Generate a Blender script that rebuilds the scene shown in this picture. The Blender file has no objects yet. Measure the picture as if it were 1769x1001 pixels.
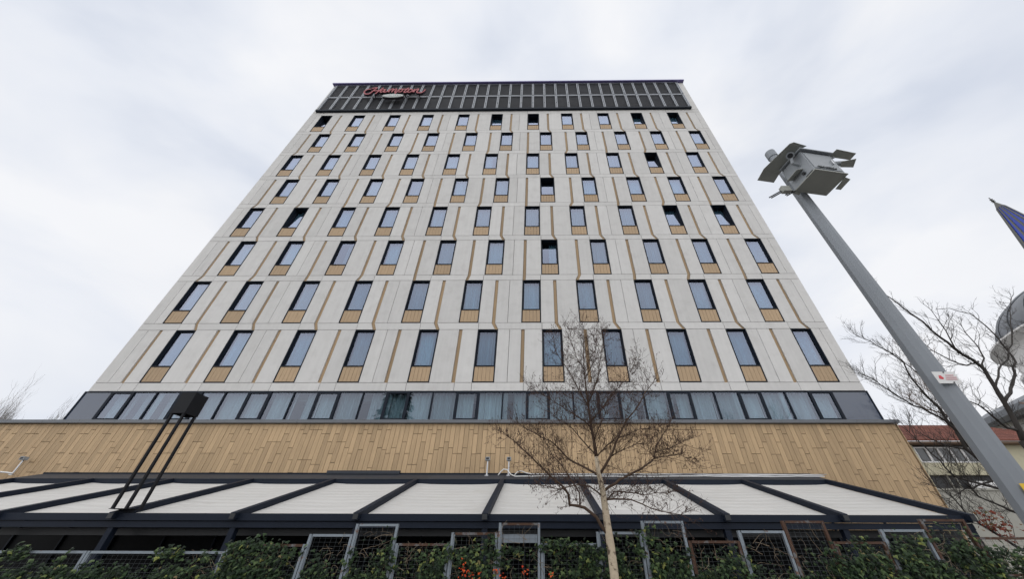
import bpy, bmesh, math, random
from mathutils import Vector, Matrix, noise
R = random.Random(7)
scene = bpy.context.scene
COL = scene.collection

# ------------------------------------------------------------------ camera
YAW, PITCH, ROLL = math.radians(-.741), math.radians(36.98), math.radians(.218)
CAM = Vector((0, -15.52, 2.5))
FPX, PPX, PPY = 590.0, 923.1, 500.5          # focal length and principal point, in pixels of the 1769 x 1001 photograph
_f = Vector((math.sin(YAW)*math.cos(PITCH), math.cos(YAW)*math.cos(PITCH), math.sin(PITCH)))
_r0 = Vector((math.cos(YAW), -math.sin(YAW), 0)); _u0 = _r0.cross(_f)
_r = math.cos(ROLL)*_r0 + math.sin(ROLL)*_u0
_u = -math.sin(ROLL)*_r0 + math.cos(ROLL)*_u0
cd = bpy.data.cameras.new('camera'); cam = bpy.data.objects.new('camera', cd); COL.objects.link(cam)
cd.sensor_width = 36; cd.lens = 36*FPX/1769; cd.shift_x = -(PPX-884.5)/1769; cd.shift_y = 0
cd.clip_start = .05; cd.clip_end = 3000
M = Matrix.Identity(4)
for i in range(3):
    M[i][0], M[i][1], M[i][2], M[i][3] = _r[i], _u[i], -_f[i], CAM[i]
cam.matrix_world = M
scene.camera = cam

# ------------------------------------------------------------------ light
SUN_EL, SUN_AZ = math.radians(48), math.radians(205)     # azimuth clockwise from +Y
world = bpy.data.worlds.new('World'); scene.world = world; world.use_nodes = True
nt = world.node_tree; nt.nodes.clear(); N = nt.nodes.new; L = nt.links.new
out = N('ShaderNodeOutputWorld'); sky = N('ShaderNodeTexSky'); sky.sky_type = 'NISHITA'; sky.sun_disc = False
sky.sun_elevation = SUN_EL; sky.sun_rotation = SUN_AZ
bg = N('ShaderNodeBackground'); bg.inputs['Strength'].default_value = .10; L(sky.outputs[0], bg.inputs['Color'])
tc = N('ShaderNodeTexCoord'); mp = N('ShaderNodeMapping'); mp.inputs['Scale'].default_value = (1.0, 1.5, 2.6); mp.inputs['Rotation'].default_value = (.3, .2, .6)
L(tc.outputs['Generated'], mp.inputs['Vector'])
n1 = N('ShaderNodeTexNoise'); n1.inputs['Scale'].default_value = 1.5; n1.inputs['Detail'].default_value = 5; n1.inputs['Roughness'].default_value = .5; n1.inputs['Distortion'].default_value = .35
L(mp.outputs[0], n1.inputs['Vector'])
r1 = N('ShaderNodeValToRGB'); e = r1.color_ramp.elements
e[0].position = .32; e[0].color = (.61, .655, .75, 1); e[1].position = .60; e[1].color = (.83, .84, .87, 1)
x_ = e.new(.46); x_.color = (.735, .765, .83, 1)
L(n1.outputs['Fac'], r1.inputs['Fac'])
bc = N('ShaderNodeBackground'); bc.inputs['Strength'].default_value = 1.0; L(r1.outputs[0], bc.inputs['Color'])
n2 = N('ShaderNodeTexNoise'); n2.inputs['Scale'].default_value = 1.1; n2.inputs['Detail'].default_value = 3
L(mp.outputs[0], n2.inputs['Vector'])
r2 = N('ShaderNodeMapRange'); r2.inputs['From Min'].default_value = .35; r2.inputs['From Max'].default_value = .6; r2.inputs['To Min'].default_value = .92; r2.inputs['To Max'].default_value = 1.0
L(n2.outputs['Fac'], r2.inputs['Value'])
mx = N('ShaderNodeMixShader'); L(r2.outputs[0], mx.inputs[0]); L(bg.outputs[0], mx.inputs[1]); L(bc.outputs[0], mx.inputs[2]); L(mx.outputs[0], out.inputs['Surface'])
sl = bpy.data.lights.new('sun', 'SUN'); sl.energy = 1.5; sl.angle = math.radians(165); sl.color = (1, .965, .91)
so = bpy.data.objects.new('sun', sl); COL.objects.link(so)
sd = Vector((math.sin(SUN_AZ)*math.cos(SUN_EL), math.cos(SUN_AZ)*math.cos(SUN_EL), math.sin(SUN_EL)))
so.rotation_euler = sd.to_track_quat('Z', 'Y').to_euler(); so.location = (-20, -40, 60)
vs = scene.view_settings; vs.view_transform = 'Standard'; vs.look = 'None'; vs.exposure = 0.14; vs.gamma = 1; vs.use_curve_mapping = False
scene.cycles.max_bounces = 8; scene.cycles.transparent_max_bounces = 16; scene.cycles.use_denoising = True

# ------------------------------------------------------------------ helpers
def ray(x, y):
    return _f + _r*((x-PPX)/FPX) - _u*((y-PPY)/FPX)
def at(x, y, Y):                       # the point of the photograph's pixel on the vertical plane at depth Y
    d = ray(x, y); return CAM + d*((Y-CAM.y)/d.y)
def atz(x, y, Z):
    d = ray(x, y); return CAM + d*((Z-CAM.z)/d.z)

class MB:
    def __init__(s): s.v = []; s.f = []; s.m = []
    def quadbox(s, q, y0, y1, m=0):     # a prism: polygon q of (x, z), from depth y0 to y1
        n = len(q); b = len(s.v)
        s.v += [(x, y0, z) for x, z in q] + [(x, y1, z) for x, z in q]
        s.f.append(tuple(range(b, b+n))); s.f.append(tuple(range(b+2*n-1, b+n-1, -1)))
        for i in range(n):
            j = (i+1) % n; s.f.append((b+i, b+n+i, b+n+j, b+j))
        s.m += [m]*(n+2); return s
    def box(s, x0, x1, y0, y1, z0, z1, m=0):
        return s.quadbox([(x0, z0), (x1, z0), (x1, z1), (x0, z1)], y0, y1, m)
    def hexa(s, p, m=0):                # eight corners: bottom ring of four, top ring of four
        b = len(s.v); s.v += [tuple(q) for q in p]
        for f in ((3, 2, 1, 0), (4, 5, 6, 7), (0, 1, 5, 4), (1, 2, 6, 5), (2, 3, 7, 6), (3, 0, 4, 7)): s.f.append(tuple(b+i for i in f))
        s.m += [m]*6; return s
    def slab(s, pts, off, m=0):         # a plate: polygon of 3D points thickened by the vector off
        n = len(pts); b = len(s.v); off = Vector(off)
        s.v += [tuple(p) for p in pts] + [tuple(Vector(p)+off) for p in pts]
        s.f.append(tuple(range(b, b+n))); s.f.append(tuple(range(b+2*n-1, b+n-1, -1)))
        for i in range(n):
            j = (i+1) % n; s.f.append((b+i, b+n+i, b+n+j, b+j))
        s.m += [m]*(n+2); return s
    def tube(s, pts, rad, n=6, m=0, cap=True):
        pts = [Vector(p) for p in pts]; k = len(pts)
        if not hasattr(rad, '__len__'): rad = [rad]*k
        b = len(s.v); ref = None
        for i, p in enumerate(pts):
            t = (pts[min(i+1, k-1)]-pts[max(i-1, 0)]); t = t.normalized() if t.length > 1e-9 else Vector((0, 0, 1))
            if ref is None: ref = t.orthogonal().normalized()
            a = ref - t*ref.dot(t); a = a.normalized() if a.length > 1e-6 else t.orthogonal().normalized(); ref = a; c = t.cross(a)
            for j in range(n):
                w = 2*math.pi*j/n; s.v.append(tuple(p + (a*math.cos(w)+c*math.sin(w))*rad[i]))
        for i in range(k-1):
            for j in range(n):
                j2 = (j+1) % n; s.f.append((b+i*n+j, b+i*n+j2, b+(i+1)*n+j2, b+(i+1)*n+j)); s.m.append(m)
        if cap:
            s.f.append(tuple(b+j for j in range(n-1, -1, -1))); s.f.append(tuple(b+(k-1)*n+j for j in range(n))); s.m += [m, m]
        return s
    def lathe(s, cx, cy, prof, n=32, m=0):
        b = len(s.v)
        for r_, z in prof:
            for j in range(n):
                w = 2*math.pi*j/n; s.v.append((cx+r_*math.cos(w), cy+r_*math.sin(w), z))
        for i in range(len(prof)-1):
            for j in range(n):
                j2 = (j+1) % n; s.f.append((b+i*n+j, b+i*n+j2, b+(i+1)*n+j2, b+(i+1)*n+j)); s.m.append(m)
        return s
    def mesh(s, name, mats):
        me = bpy.data.meshes.new(name); me.from_pydata(s.v, [], s.f)
        if not isinstance(mats, (list, tuple)): mats = [mats]
        for q in mats: me.materials.append(q)
        if len(mats) > 1: me.polygons.foreach_set('material_index', s.m)
        me.update(); return me
    def build(s, name, mats, parent=None, smooth=False):
        me = s.mesh(name, mats); o = link(name, me, parent)
        if smooth: me.polygons.foreach_set('use_smooth', [True]*len(me.polygons))
        return o
def link(name, me, parent=None, loc=None):
    o = bpy.data.objects.new(name, me); COL.objects.link(o); o.parent = parent
    if loc is not None: o.location = loc
    return o
def fixn(o):
    bm = bmesh.new(); bm.from_mesh(o.data); bmesh.ops.recalc_face_normals(bm, faces=bm.faces); bm.to_mesh(o.data); bm.free(); return o
def tag(o, label=None, cat=None, group=None, kind=None):
    if label: o['label'] = label
    if cat: o['category'] = cat
    if group: o['group'] = group
    if kind: o['kind'] = kind
    return o
def thing(name, label, cat, group=None, loc=(0, 0, 0)):
    o = bpy.data.objects.new(name, None); COL.objects.link(o); o.empty_display_size = .3; o.location = loc
    return tag(o, label, cat, group)

# ------------------------------------------------------------------ materials
def mat(name, col, rough=.7, metal=0., spec=.5, var=0., scale=3., stretch=(1, 1, 1), bump=0., bscale=40., detail=6, rand=0., island=0., streak=0., dirt=None):
    m = bpy.data.materials.new(name); m.use_nodes = True; t = m.node_tree; b = t.nodes['Principled BSDF']; N = t.nodes.new; L = t.links.new
    b.inputs['Roughness'].default_value = rough; b.inputs['Metallic'].default_value = metal; b.inputs['Specular IOR Level'].default_value = spec
    g = N('ShaderNodeNewGeometry'); vec = g.outputs['Position']
    val = None
    def add(a, k):                       # val += (a-0.5)*k
        nonlocal val
        q = N('ShaderNodeMath'); q.operation = 'MULTIPLY_ADD'; L(a, q.inputs[0]); q.inputs[1].default_value = k
        if val is None: q.inputs[2].default_value = 1-.5*k
        else:
            h = N('ShaderNodeMath'); h.operation = 'ADD'; L(val, h.inputs[0]); h.inputs[1].default_value = -.5*k; L(h.outputs[0], q.inputs[2])
        val = q.outputs[0]
    if rand or island:
        if rand:
            oi = N('ShaderNodeObjectInfo'); add(oi.outputs['Random'], rand)
        if island: add(g.outputs['Random Per Island'], island)
    if var:
        mp = N('ShaderNodeMapping'); mp.inputs['Scale'].default_value = stretch; L(vec, mp.inputs['Vector'])
        v2 = mp.outputs[0]
        if rand or island:               # shift the grain from piece to piece
            src = oi.outputs['Random'] if rand else g.outputs['Random Per Island']
            k = N('ShaderNodeVectorMath'); k.operation = 'SCALE'; k.inputs[0].default_value = (37, 11, 23); L(src, k.inputs['Scale'])
            a = N('ShaderNodeVectorMath'); L(v2, a.inputs[0]); L(k.outputs[0], a.inputs[1]); v2 = a.outputs[0]
        n = N('ShaderNodeTexNoise'); n.inputs['Scale'].default_value = scale; n.inputs['Detail'].default_value = detail; n.inputs['Roughness'].default_value = .6; L(v2, n.inputs['Vector'])
        add(n.outputs['Fac'], var)
    if streak:
        mp = N('ShaderNodeMapping'); mp.inputs['Scale'].default_value = (6, 6, .35); L(vec, mp.inputs['Vector'])
        n = N('ShaderNodeTexNoise'); n.inputs['Scale'].default_value = 1.; n.inputs['Detail'].default_value = 4; L(mp.outputs[0], n.inputs['Vector']); add(n.outputs['Fac'], streak)
    rgb = N('ShaderNodeRGB'); rgb.outputs[0].default_value = (*col, 1); c = rgb.outputs[0]
    if dirt:                              # (colour, scale, threshold, softness, strength)
        n = N('ShaderNodeTexNoise'); n.inputs['Scale'].default_value = dirt[1]; n.inputs['Detail'].default_value = 7; n.inputs['Roughness'].default_value = .62; L(vec, n.inputs['Vector'])
        r = N('ShaderNodeMapRange'); r.inputs['From Min'].default_value = dirt[2]; r.inputs['From Max'].default_value = dirt[2]+dirt[3]; r.inputs['To Max'].default_value = dirt[4]; L(n.outputs['Fac'], r.inputs['Value'])
        x = N('ShaderNodeMix'); x.data_type = 'RGBA'; L(r.outputs[0], x.inputs['Factor']); L(c, x.inputs[6]); x.inputs[7].default_value = (*dirt[0], 1); c = x.outputs[2]
    if val is not None:
        h = N('ShaderNodeVectorMath'); h.operation = 'SCALE'; L(c, h.inputs[0]); L(val, h.inputs['Scale']); c = h.outputs[0]
    L(c, b.inputs['Base Color'])
    if bump:
        n = N('ShaderNodeTexNoise'); n.inputs['Scale'].default_value = bscale; n.inputs['Detail'].default_value = 4; L(vec, n.inputs['Vector'])
        k = N('ShaderNodeBump'); k.inputs['Strength'].default_value = bump; k.inputs['Distance'].default_value = .02; L(n.outputs['Fac'], k.inputs['Height']); L(k.outputs[0], b.inputs['Normal'])
    return m
def glass(name, tint, refl, ior, rough=.0, wav=0.):
    m = bpy.data.materials.new(name); m.use_nodes = True; t = m.node_tree; t.nodes.clear(); N = t.nodes.new; L = t.links.new
    o = N('ShaderNodeOutputMaterial'); x = N('ShaderNodeMixShader'); a = N('ShaderNodeBsdfTransparent'); b = N('ShaderNodeBsdfGlossy'); lw = N('ShaderNodeLayerWeight'); f = N('ShaderNodeMath'); f.operation = 'MULTIPLY_ADD'; f.use_clamp = True
    a.inputs['Color'].default_value = (*tint, 1); b.inputs['Color'].default_value = (*refl, 1); b.inputs['Roughness'].default_value = rough; f.inputs[1].default_value = ior[1]; f.inputs[2].default_value = ior[0]; L(lw.outputs['Facing'], f.inputs[0]); lw.inputs['Blend'].default_value = .5
    if wav:
        g = N('ShaderNodeNewGeometry'); n = N('ShaderNodeTexNoise'); n.inputs['Scale'].default_value = .8; L(g.outputs['Position'], n.inputs['Vector'])
        k = N('ShaderNodeBump'); k.inputs['Strength'].default_value = wav; k.inputs['Distance'].default_value = .03; L(n.outputs['Fac'], k.inputs['Height']); L(k.outputs[0], b.inputs['Normal']); L(k.outputs[0], lw.inputs['Normal'])
    gb = N('ShaderNodeNewGeometry'); iv = N('ShaderNodeMath'); iv.operation = 'SUBTRACT'; iv.inputs[0].default_value = 1; L(gb.outputs['Backfacing'], iv.inputs[1])
    ml = N('ShaderNodeMath'); ml.operation = 'MULTIPLY'; L(f.outputs[0], ml.inputs[0]); L(iv.outputs[0], ml.inputs[1])
    L(ml.outputs[0], x.inputs[0]); L(a.outputs[0], x.inputs[1]); L(b.outputs[0], x.inputs[2]); L(x.outputs[0], o.inputs['Surface']); return m

M_panel = mat('pale_concrete_panel', (.625, .618, .605), .8, spec=.3, var=.16, scale=1.3, rand=.13, streak=.17, bump=.15, bscale=30, dirt=((.51, .50, .485), 1.7, .50, .2, .45))
M_panel_s = mat('pale_concrete_band', (.625, .618, .605), .8, spec=.3, var=.16, scale=1.3, island=.09, streak=.10, bump=.15, bscale=30)
M_back = mat('dark_cavity', (.035, .033, .032), .9)
M_side = mat('tower_side_concrete', (.5, .49, .47), .85, var=.15, scale=.8)
M_strip = mat('oak_strip', (.34, .235, .13), .6, var=.5, scale=4, stretch=(6, 6, .5), rand=.25)
M_infill = mat('oak_infill', (.43, .305, .185), .6, var=.6, scale=3.5, stretch=(9, 9, .7), rand=.18)
M_plank = mat('oak_wall_plank', (.475, .338, .20), .62, spec=.3, var=.6, scale=3, stretch=(9, 9, .6), rand=.27, bump=.05)
M_plank_s = mat('oak_wall_plank_far', (.475, .338, .20), .62, spec=.3, var=.45, scale=3, stretch=(9, 9, .6), island=.34, bump=.05)
M_frame = mat('navy_black_frame', (.010, .015, .025), .6, spec=.18)
M_cap = mat('grey_metal_cap', (.13, .14, .155), .45, metal=.3, var=.2, scale=2)
M_cap2 = mat('violet_grey_parapet', (.17, .15, .36), .5, metal=.1)
M_mull = mat('pale_aluminium', (.33, .35, .38), .45, metal=.5, var=.1)
M_screen = mat('dark_louvre_mesh', (.055, .058, .068), .6, var=.3, scale=1.2, rand=.25)
M_glass = glass('window_glass', (.56, .69, .76), (.72, .79, 1.0), (.05, .60), wav=.06)
M_glass2 = glass('strip_window_glass', (.66, .75, .79), (.72, .79, .95), (.06, .42), wav=.08)
M_span = mat('dark_spandrel_glass', (.045, .065, .11), .06, spec=.9)
M_curt = mat('white_curtain', (.76, .76, .75), .9, var=.75, scale=2, stretch=(9, 1, .15), rand=.45)
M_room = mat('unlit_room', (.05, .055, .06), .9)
M_navy = mat('navy_canopy_steel', (.009, .014, .026), .6, spec=.2, var=.35, scale=3)
M_flash = mat('slate_flashing', (.035, .04, .05), .6, spec=.3, var=.4, scale=2, rand=.3)
M_fabric = mat('off_white_canopy_fabric', (.54, .53, .51), .75, spec=.25, var=.34, scale=1.6, stretch=(.35, 5, 5), rand=.05, dirt=((.42, .40, .36), .9, .55, .2, .4))
M_galv = mat('galvanised_steel', (.22, .255, .29), .55, metal=.35, var=.45, scale=6, dirt=((.16, .07, .03), 5, .60, .06, .8))
M_rust = mat('rusty_steel', (.072, .036, .022), .85, var=.8, scale=9, dirt=((.15, .16, .17), 5, .53, .08, .8))
M_wire = mat('galvanised_wire', (.11, .125, .135), .7, metal=.2)
M_pole = mat('weathered_pole', (.225, .245, .27), .55, metal=.3, var=.32, scale=3, stretch=(1, 1, .3), dirt=((.28, .31, .33), 3, .5, .3, .3))
M_box = mat('grey_cabinet', (.30, .325, .35), .5, var=.12, scale=6)
M_plate = mat('olive_grey_plate', (.36, .37, .34), .6, var=.3, scale=8)
M_dark = mat('dark_fitting', (.02, .022, .026), .5)
M_grey = mat('grey_lettering', (.16, .17, .18), .6)
M_white = mat('white_plastic', (.72, .72, .71), .45, var=.2, scale=14)
M_silver = mat('bare_aluminium', (.55, .56, .58), .35, metal=.8)
M_red = mat('red_enamel', (.36, .055, .07), .5)
M_rededge = mat('dark_sign_return', (.03, .02, .03), .6)
M_plaque = mat('pale_plaque', (.40, .43, .42), .5)
M_yellow = mat('yellow_sticker', (.75, .48, .02), .5)
M_signred = mat('red_print', (.62, .05, .06), .5)
M_signpink = mat('pink_print', (.62, .30, .32), .5)
M_lamp = mat('black_lamp_steel', (.008, .009, .012), .6, spec=.2)
M_asph = mat('asphalt', (.05, .05, .052), .9, var=.3, scale=2, bump=.3)
M_pave = mat('paving', (.26, .25, .24), .85, var=.25, scale=2)
M_earth = mat('ground_earth', (.14, .13, .11), .95, var=.4, scale=.3)
M_kerb = mat('kerb_stone', (.3, .3, .29), .85, var=.2)
M_plint = mat('planter_concrete', (.2, .2, .19), .9, var=.3)
M_deck = mat('terrace_deck', (.06, .05, .04), .85, spec=.2, var=.3, stretch=(.5, 6, 1))
M_shopglass = mat('dark_shop_glass', (.005, .006, .008), .5, spec=.08)
M_birch = mat('birch_bark', (.47, .39, .285), .85, var=.6, scale=9, stretch=(1, 1, 2.5), dirt=((.07, .045, .03), 6.5, .56, .06, .92), bump=.4, bscale=30)
M_limb = mat('birch_limb_bark', (.065, .038, .023), .8, var=.5, scale=14)
M_twig = mat('birch_twigs', (.055, .028, .018), .8, island=.5)
M_catk = mat('birch_catkins', (.055, .027, .018), .85, island=.6)
M_bark = mat('grey_bark', (.034, .029, .026), .85, var=.5, scale=8)
M_bark2 = mat('orange_brown_bark', (.13, .075, .045), .85, var=.6, scale=8)
M_fartwig = mat('far_twigs', (.15, .13, .11), .9)
def leafmat(name, cols, tr=.25):
    m = bpy.data.materials.new(name); m.use_nodes = True; t = m.node_tree; b = t.nodes['Principled BSDF']; N = t.nodes.new; L = t.links.new
    g = N('ShaderNodeNewGeometry'); r = N('ShaderNodeValToRGB'); r.color_ramp.interpolation = 'LINEAR'; el = r.color_ramp.elements
    el[0].position = cols[0][0]; el[0].color = (*cols[0][1], 1); el[1].position = cols[-1][0]; el[1].color = (*cols[-1][1], 1)
    for p, c in cols[1:-1]:
        x = el.new(p); x.color = (*c, 1)
    L(g.outputs['Random Per Island'], r.inputs['Fac']); L(r.outputs[0], b.inputs['Base Color']); b.inputs['Roughness'].default_value = .55; b.inputs['Specular IOR Level'].default_value = .22
    return m
M_ivy = leafmat('ivy_leaf', [(0, (.004, .010, .005)), (.45, (.013, .028, .011)), (.82, (.04, .072, .027)), (.95, (.095, .135, .05)), (.985, (.19, .21, .05)), (1, (.18, .13, .07))])
M_hedge = leafmat('hedge_leaf', [(0, (.015, .026, .012)), (.5, (.035, .06, .025)), (.85, (.07, .09, .035)), (1, (.16, .13, .06))])
M_redleaf = leafmat('red_leaf', [(0, (.10, .02, .015)), (.6, (.19, .04, .02)), (1, (.10, .09, .03))])
M_flower = leafmat('orange_red_flower', [(0, (.60, .055, .02)), (1, (.75, .13, .025))])
M_vine = mat('dry_vine', (.19, .145, .10), .9, island=.6)
M_tile = mat('red_roof_tile', (.20, .075, .055), .85, island=.45, var=.3, scale=4)
M_tile2 = mat('brown_roof', (.20, .14, .11), .85, var=.4, scale=3)
M_wallc = mat('cream_render', (.50, .47, .34), .9, var=.25, scale=1.2, dirt=((.3, .28, .22), 1.5, .5, .2, .5))
M_wallg = mat('grey_block_render', (.34, .335, .30), .9, var=.3, scale=1.5)
M_wood = mat('brown_eave', (.16, .10, .065), .8)
M_wframe = mat('white_window_frame', (.70, .70, .70), .5)
M_paneD = mat('dark_far_glass', (.05, .055, .06), .15, spec=.6)
M_lead = mat('lead_sheet', (.15, .16, .175), .55, metal=.3, var=.3, scale=.6, rand=.1)
M_stone = mat('pale_mosque_stone', (.70, .69, .68), .85, var=.15, scale=.7)
M_blue = mat('blue_spire_panel', (.015, .045, .36), .4)
M_rib = mat('grey_gold_spire_rib', (.09, .092, .085), .5)

# ------------------------------------------------------------------ ground
def sheet(name, x0, x1, y0, y1, z, m):
    b = MB(); b.v = [(x0, y0, z), (x1, y0, z), (x1, y1, z), (x0, y1, z)]; b.f = [(0, 1, 2, 3)]; b.m = [0]
    return tag(b.build(name, m), kind='structure')
sheet('ground', -900, 900, -900, 900, -.12, M_earth)
sheet('road', -400, 400, -26, -13.2, -.115, M_asph)
o = MB().box(-400, 400, -13.0, 16, -.3, .0).build('pavement', M_pave); tag(o, kind='structure')
o = MB().box(-400, 400, -13.2, -13.0, -.3, .01).build('kerb', M_kerb); tag(o, kind='structure')
o = MB().box(-30, 12.5, -6.4, 0, .0, .25).build('terrace_floor', M_deck); tag(o, kind='structure')

# ------------------------------------------------------------------ hotel
hotel = thing('hotel_building', 'tall pale concrete hotel with rows of narrow dark-framed windows and oak strips', 'hotel')
S = 3.3; Z1 = 11.572                       # storey height; top of the lowest row of windows
WW, WH = 1.04, 2.875; SW = .165            # window size; strip width
XL, XR = -21.22, 15.07
TOPROW = 8
def odd_w(k): return -19.09+6.434*(k//2)+(3.085 if k % 2 else 0)
def even_w(k): return -20.15+6.423*(k//2)+(3.085 if k % 2 else 0)
ODD = [odd_w(k) for k in range(11)]; EVEN = [even_w(k) for k in range(11)]
ODS = [-19.99, -16.92, -13.68, -10.50, -7.32, -4.12, -.87, 2.37, 5.58, 8.76, 11.98]
EVS = [-18.36+6.418*(k//2)+(3.075 if k % 2 else 0) for k in range(11)]
YB = .12                                    # thickness of the cladding panels
# tower core behind the cladding
c = MB(); c.box(XL+.01, XR-.01, .62, 15, 8.0, 40.95)
c.box(XL+.01, XL+.3, YB, .62, 8.28, 40.95); c.box(XR-.3, XR-.01, YB, .62, 8.28, 40.95)
c.build('tower_core', M_side, hotel)
c = MB()
for r in range(1, TOPROW+1):               # dark cavity behind the joints, with gaps for the windows
    zt = Z1+S*(r-1); xs = ODD if r % 2 else EVEN; last = XL+.31
    for x in xs+[XR-.31+0]:
        if x > last: c.box(last, x-.0, YB+.01, .60, zt-WH, zt)
        last = x+WW
    if last < XR-.31: c.box(last, XR-.31, YB+.01, .6, zt-WH, zt)
    c.box(XL+.31, XR-.31, YB+.01, .6, zt+.001, zt+S-WH-.001)
c.box(XL+.31, XR-.31, YB+.01, .6, 8.29, Z1-WH-.001)
c.build('cladding_cavity', M_back, hotel)

panels = []                                 # (polygon, area) collected, the largest 300 become parts
G = .011
def piece(a0, a1, b0, b1, z0, z1):          # bottom x range a0..a1, top x range b0..b1
    if min(a1-a0, b1-b0) < .05: return
    panels.append(([(a0+G, z0+G), (a1-G, z0+G), (b1-G, z1-G), (b0+G, z1-G)], (z1-z0)*((a1-a0)+(b1-b0))/2))
strips = []
for r in range(1, TOPROW+1):
    zt = Z1+S*(r-1); zb = zt-WH
    ws = ODD if r % 2 else EVEN; ss = ODS if r % 2 else EVS
    lo = [(x, x+WW, 'w') for x in ws]+[(x, x+SW, 's') for x in ss]
    js = [(-14.3 if r % 2 else -14.44)+6.41*k for k in range(5)]+[XL+.62, XR-.5]
    for j in js:
        if not any(a-.12 < j < b+.12 for a, b, _ in lo): lo.append((j, j, 'j'))
    lo.sort(); last = XL
    for a, b, _ in lo:
        piece(last, a, last, a, zb-.01, zt+.01); last = b
    piece(last, XR, last, XR, zb-.01, zt+.01)
    # the band below this row
    z0 = (zt-S)+.01 if r > 1 else 8.275; z1 = zb-.01
    below = (EVEN if r % 2 else ODD)
    cuts = []
    if r > 1:
        for k, s_ in enumerate(ss):
            tgt = below[k] if r % 2 else below[k]+WW-SW
            cuts.append((tgt, tgt+SW, s_, s_+SW)); strips.append((s_, zt, zb, tgt, z0))
        for x in below:
            jx = x+WW+.0 if r % 2 else x-.0
            if not any(c_[0]-.3 < jx < c_[1]+.3 for c_ in cuts) : cuts.append((jx, jx, jx, jx))
    else:
        for s_ in ss:
            strips.append((s_, zt, zb, None, None)); cuts.append((s_+SW, s_+SW, s_+SW, s_+SW))
        for x in ODD: cuts.append((x, x, x, x))
    cuts.sort(); la = lb = XL
    for a0, a1, b0, b1 in cuts:
        piece(la, a0, lb, b0, z0, z1); la, lb = a1, b1
    piece(la, XR, lb, XR, z0, z1)
zt = Z1+S*(TOPROW-1)
xs = [XL]+[x-.02 for x in EVEN[::2]]+[XR]
for a, b in zip(xs, xs[1:]): piece(a, b, a, b, zt+.01, 35.28)
for a, b in ((XL, -20.86), (14.42, XR)):
    for z0, z1 in ((35.28, 38.2), (38.2, 40.95)): piece(a, b, a, b, z0, z1)
panels.sort(key=lambda p: -p[1])
for q, a in panels[:300]:
    MB().quadbox(q, R.uniform(-.002, .002), YB).build('cladding_panel', M_panel, hotel)
b = MB()
for q, a in panels[300:]: b.quadbox(q, R.uniform(-.002, .002), YB)
tag(b.build('cladding_bands', M_panel_s, hotel), kind='stuff')
for s_, zt, zb, tgt, z0 in strips:
    b = MB(); cutz = zt-R.choice((.62, 1.72)); y = .055
    b.box(s_+.004, s_+SW-.004, y, YB+.005, cutz+.004, zt+.008); b.box(s_+.004, s_+SW-.004, y, YB+.005, zb-.01, cutz-.004)
    if tgt is not None: b.quadbox([(tgt+.004, z0+.002), (tgt+SW-.004, z0+.002), (s_+SW-.004, zb-.012), (s_+.004, zb-.012)], y, YB+.005)
    b.build('oak_strip', M_strip, hotel)

# windows: one set of meshes, shared
GB = .80                                    # height of the oak infill
fr = MB(); T = .045
for x0, x1, z0, z1 in ((0, T, 0, WH), (WW-T, WW, 0, WH), (T, WW-T, WH-T, WH), (T, WW-T, 0, T), (T, WW-T, GB, GB+.06)):
    fr.box(x0+.004, x1-.004, -.012, .25, z0+.004, z1-.004)
fr.box(T, WW-T, .05, .25, GB-.02, GB+.004)
for x0, x1 in ((.005, .02), (WW-.02, WW-.005)): fr.box(x0, x1, .25, .59, .01, WH-.01)
fr.box(.02, WW-.02, .25, .59, WH-.025, WH-.01); fr.box(.02, WW-.02, .25, .59, .01, .03)
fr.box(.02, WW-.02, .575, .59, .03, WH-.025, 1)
ME_frame = fr.mesh('window', [M_frame, M_room])
SX0, SX1, SZ0, SZ1 = T+.004, WW-T-.004, GB+.062, WH-T-.004
SHT = SZ1-SZ0
def sash_mesh():
    b = MB(); w = .05
    for x0, x1, z0, z1 in ((SX0, SX0+w, 0, SHT), (SX1-w, SX1, 0, SHT), (SX0+w, SX1-w, SHT-w, SHT), (SX0+w, SX1-w, 0, w)): b.box(x0, x1, -.03, .03, z0, z1)
    return b.mesh('sash', M_frame)
ME_sash = sash_mesh()
ME_pane = MB().box(SX0+.05, SX1-.05, -.006, .006, .05, SHT-.05).mesh('pane', M_glass)
b = MB(); nb = 5; w = (WW-2*T)/nb
for i in range(nb): b.box(T+i*w+.006, T+(i+1)*w-.006, .012+.003*(i % 2), .05, T+.003, GB-.004)
ME_inf = b.mesh('oak_infill', M_infill)
def curtain_mesh(x0, x1, z0, z1, amp=.05, per=.13, seed=0):
    rr = random.Random(seed); b = MB(); n = max(8, int((x1-x0)/per*6)); ph = rr.random()*6
    for i in range(n+1):
        x = x0+(x1-x0)*i/n; a = amp*(math.sin(2*math.pi*(x-x0)/per+ph)+.6*math.sin(2*math.pi*(x-x0)/(per*1.63)+ph*2))
        b.v += [(x, a*.8, z0), (x, a, z1)]
    for i in range(n): b.f.append((2*i, 2*i+2, 2*i+3, 2*i+1)); b.m.append(0)
    return b.mesh('curtain', M_curt)
ME_curt = [curtain_mesh(.03, 1.01, .0, SHT+.02, seed=i) for i in range(3)]+[curtain_mesh(.50, 1.01, 0, SHT+.02, seed=9), curtain_mesh(.03, .62, 0, SHT+.02, seed=10)]
OPEN = {(8, 1), (8, 6), (8, 7), (8, 10), (8, 11), (6, 10), (5, 7), (4, 2), (4, 10), (4, 11), (3, 7)}
HALF = {(3, 3): 3, (3, 7): 3, (6, 6): 4}
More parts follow.
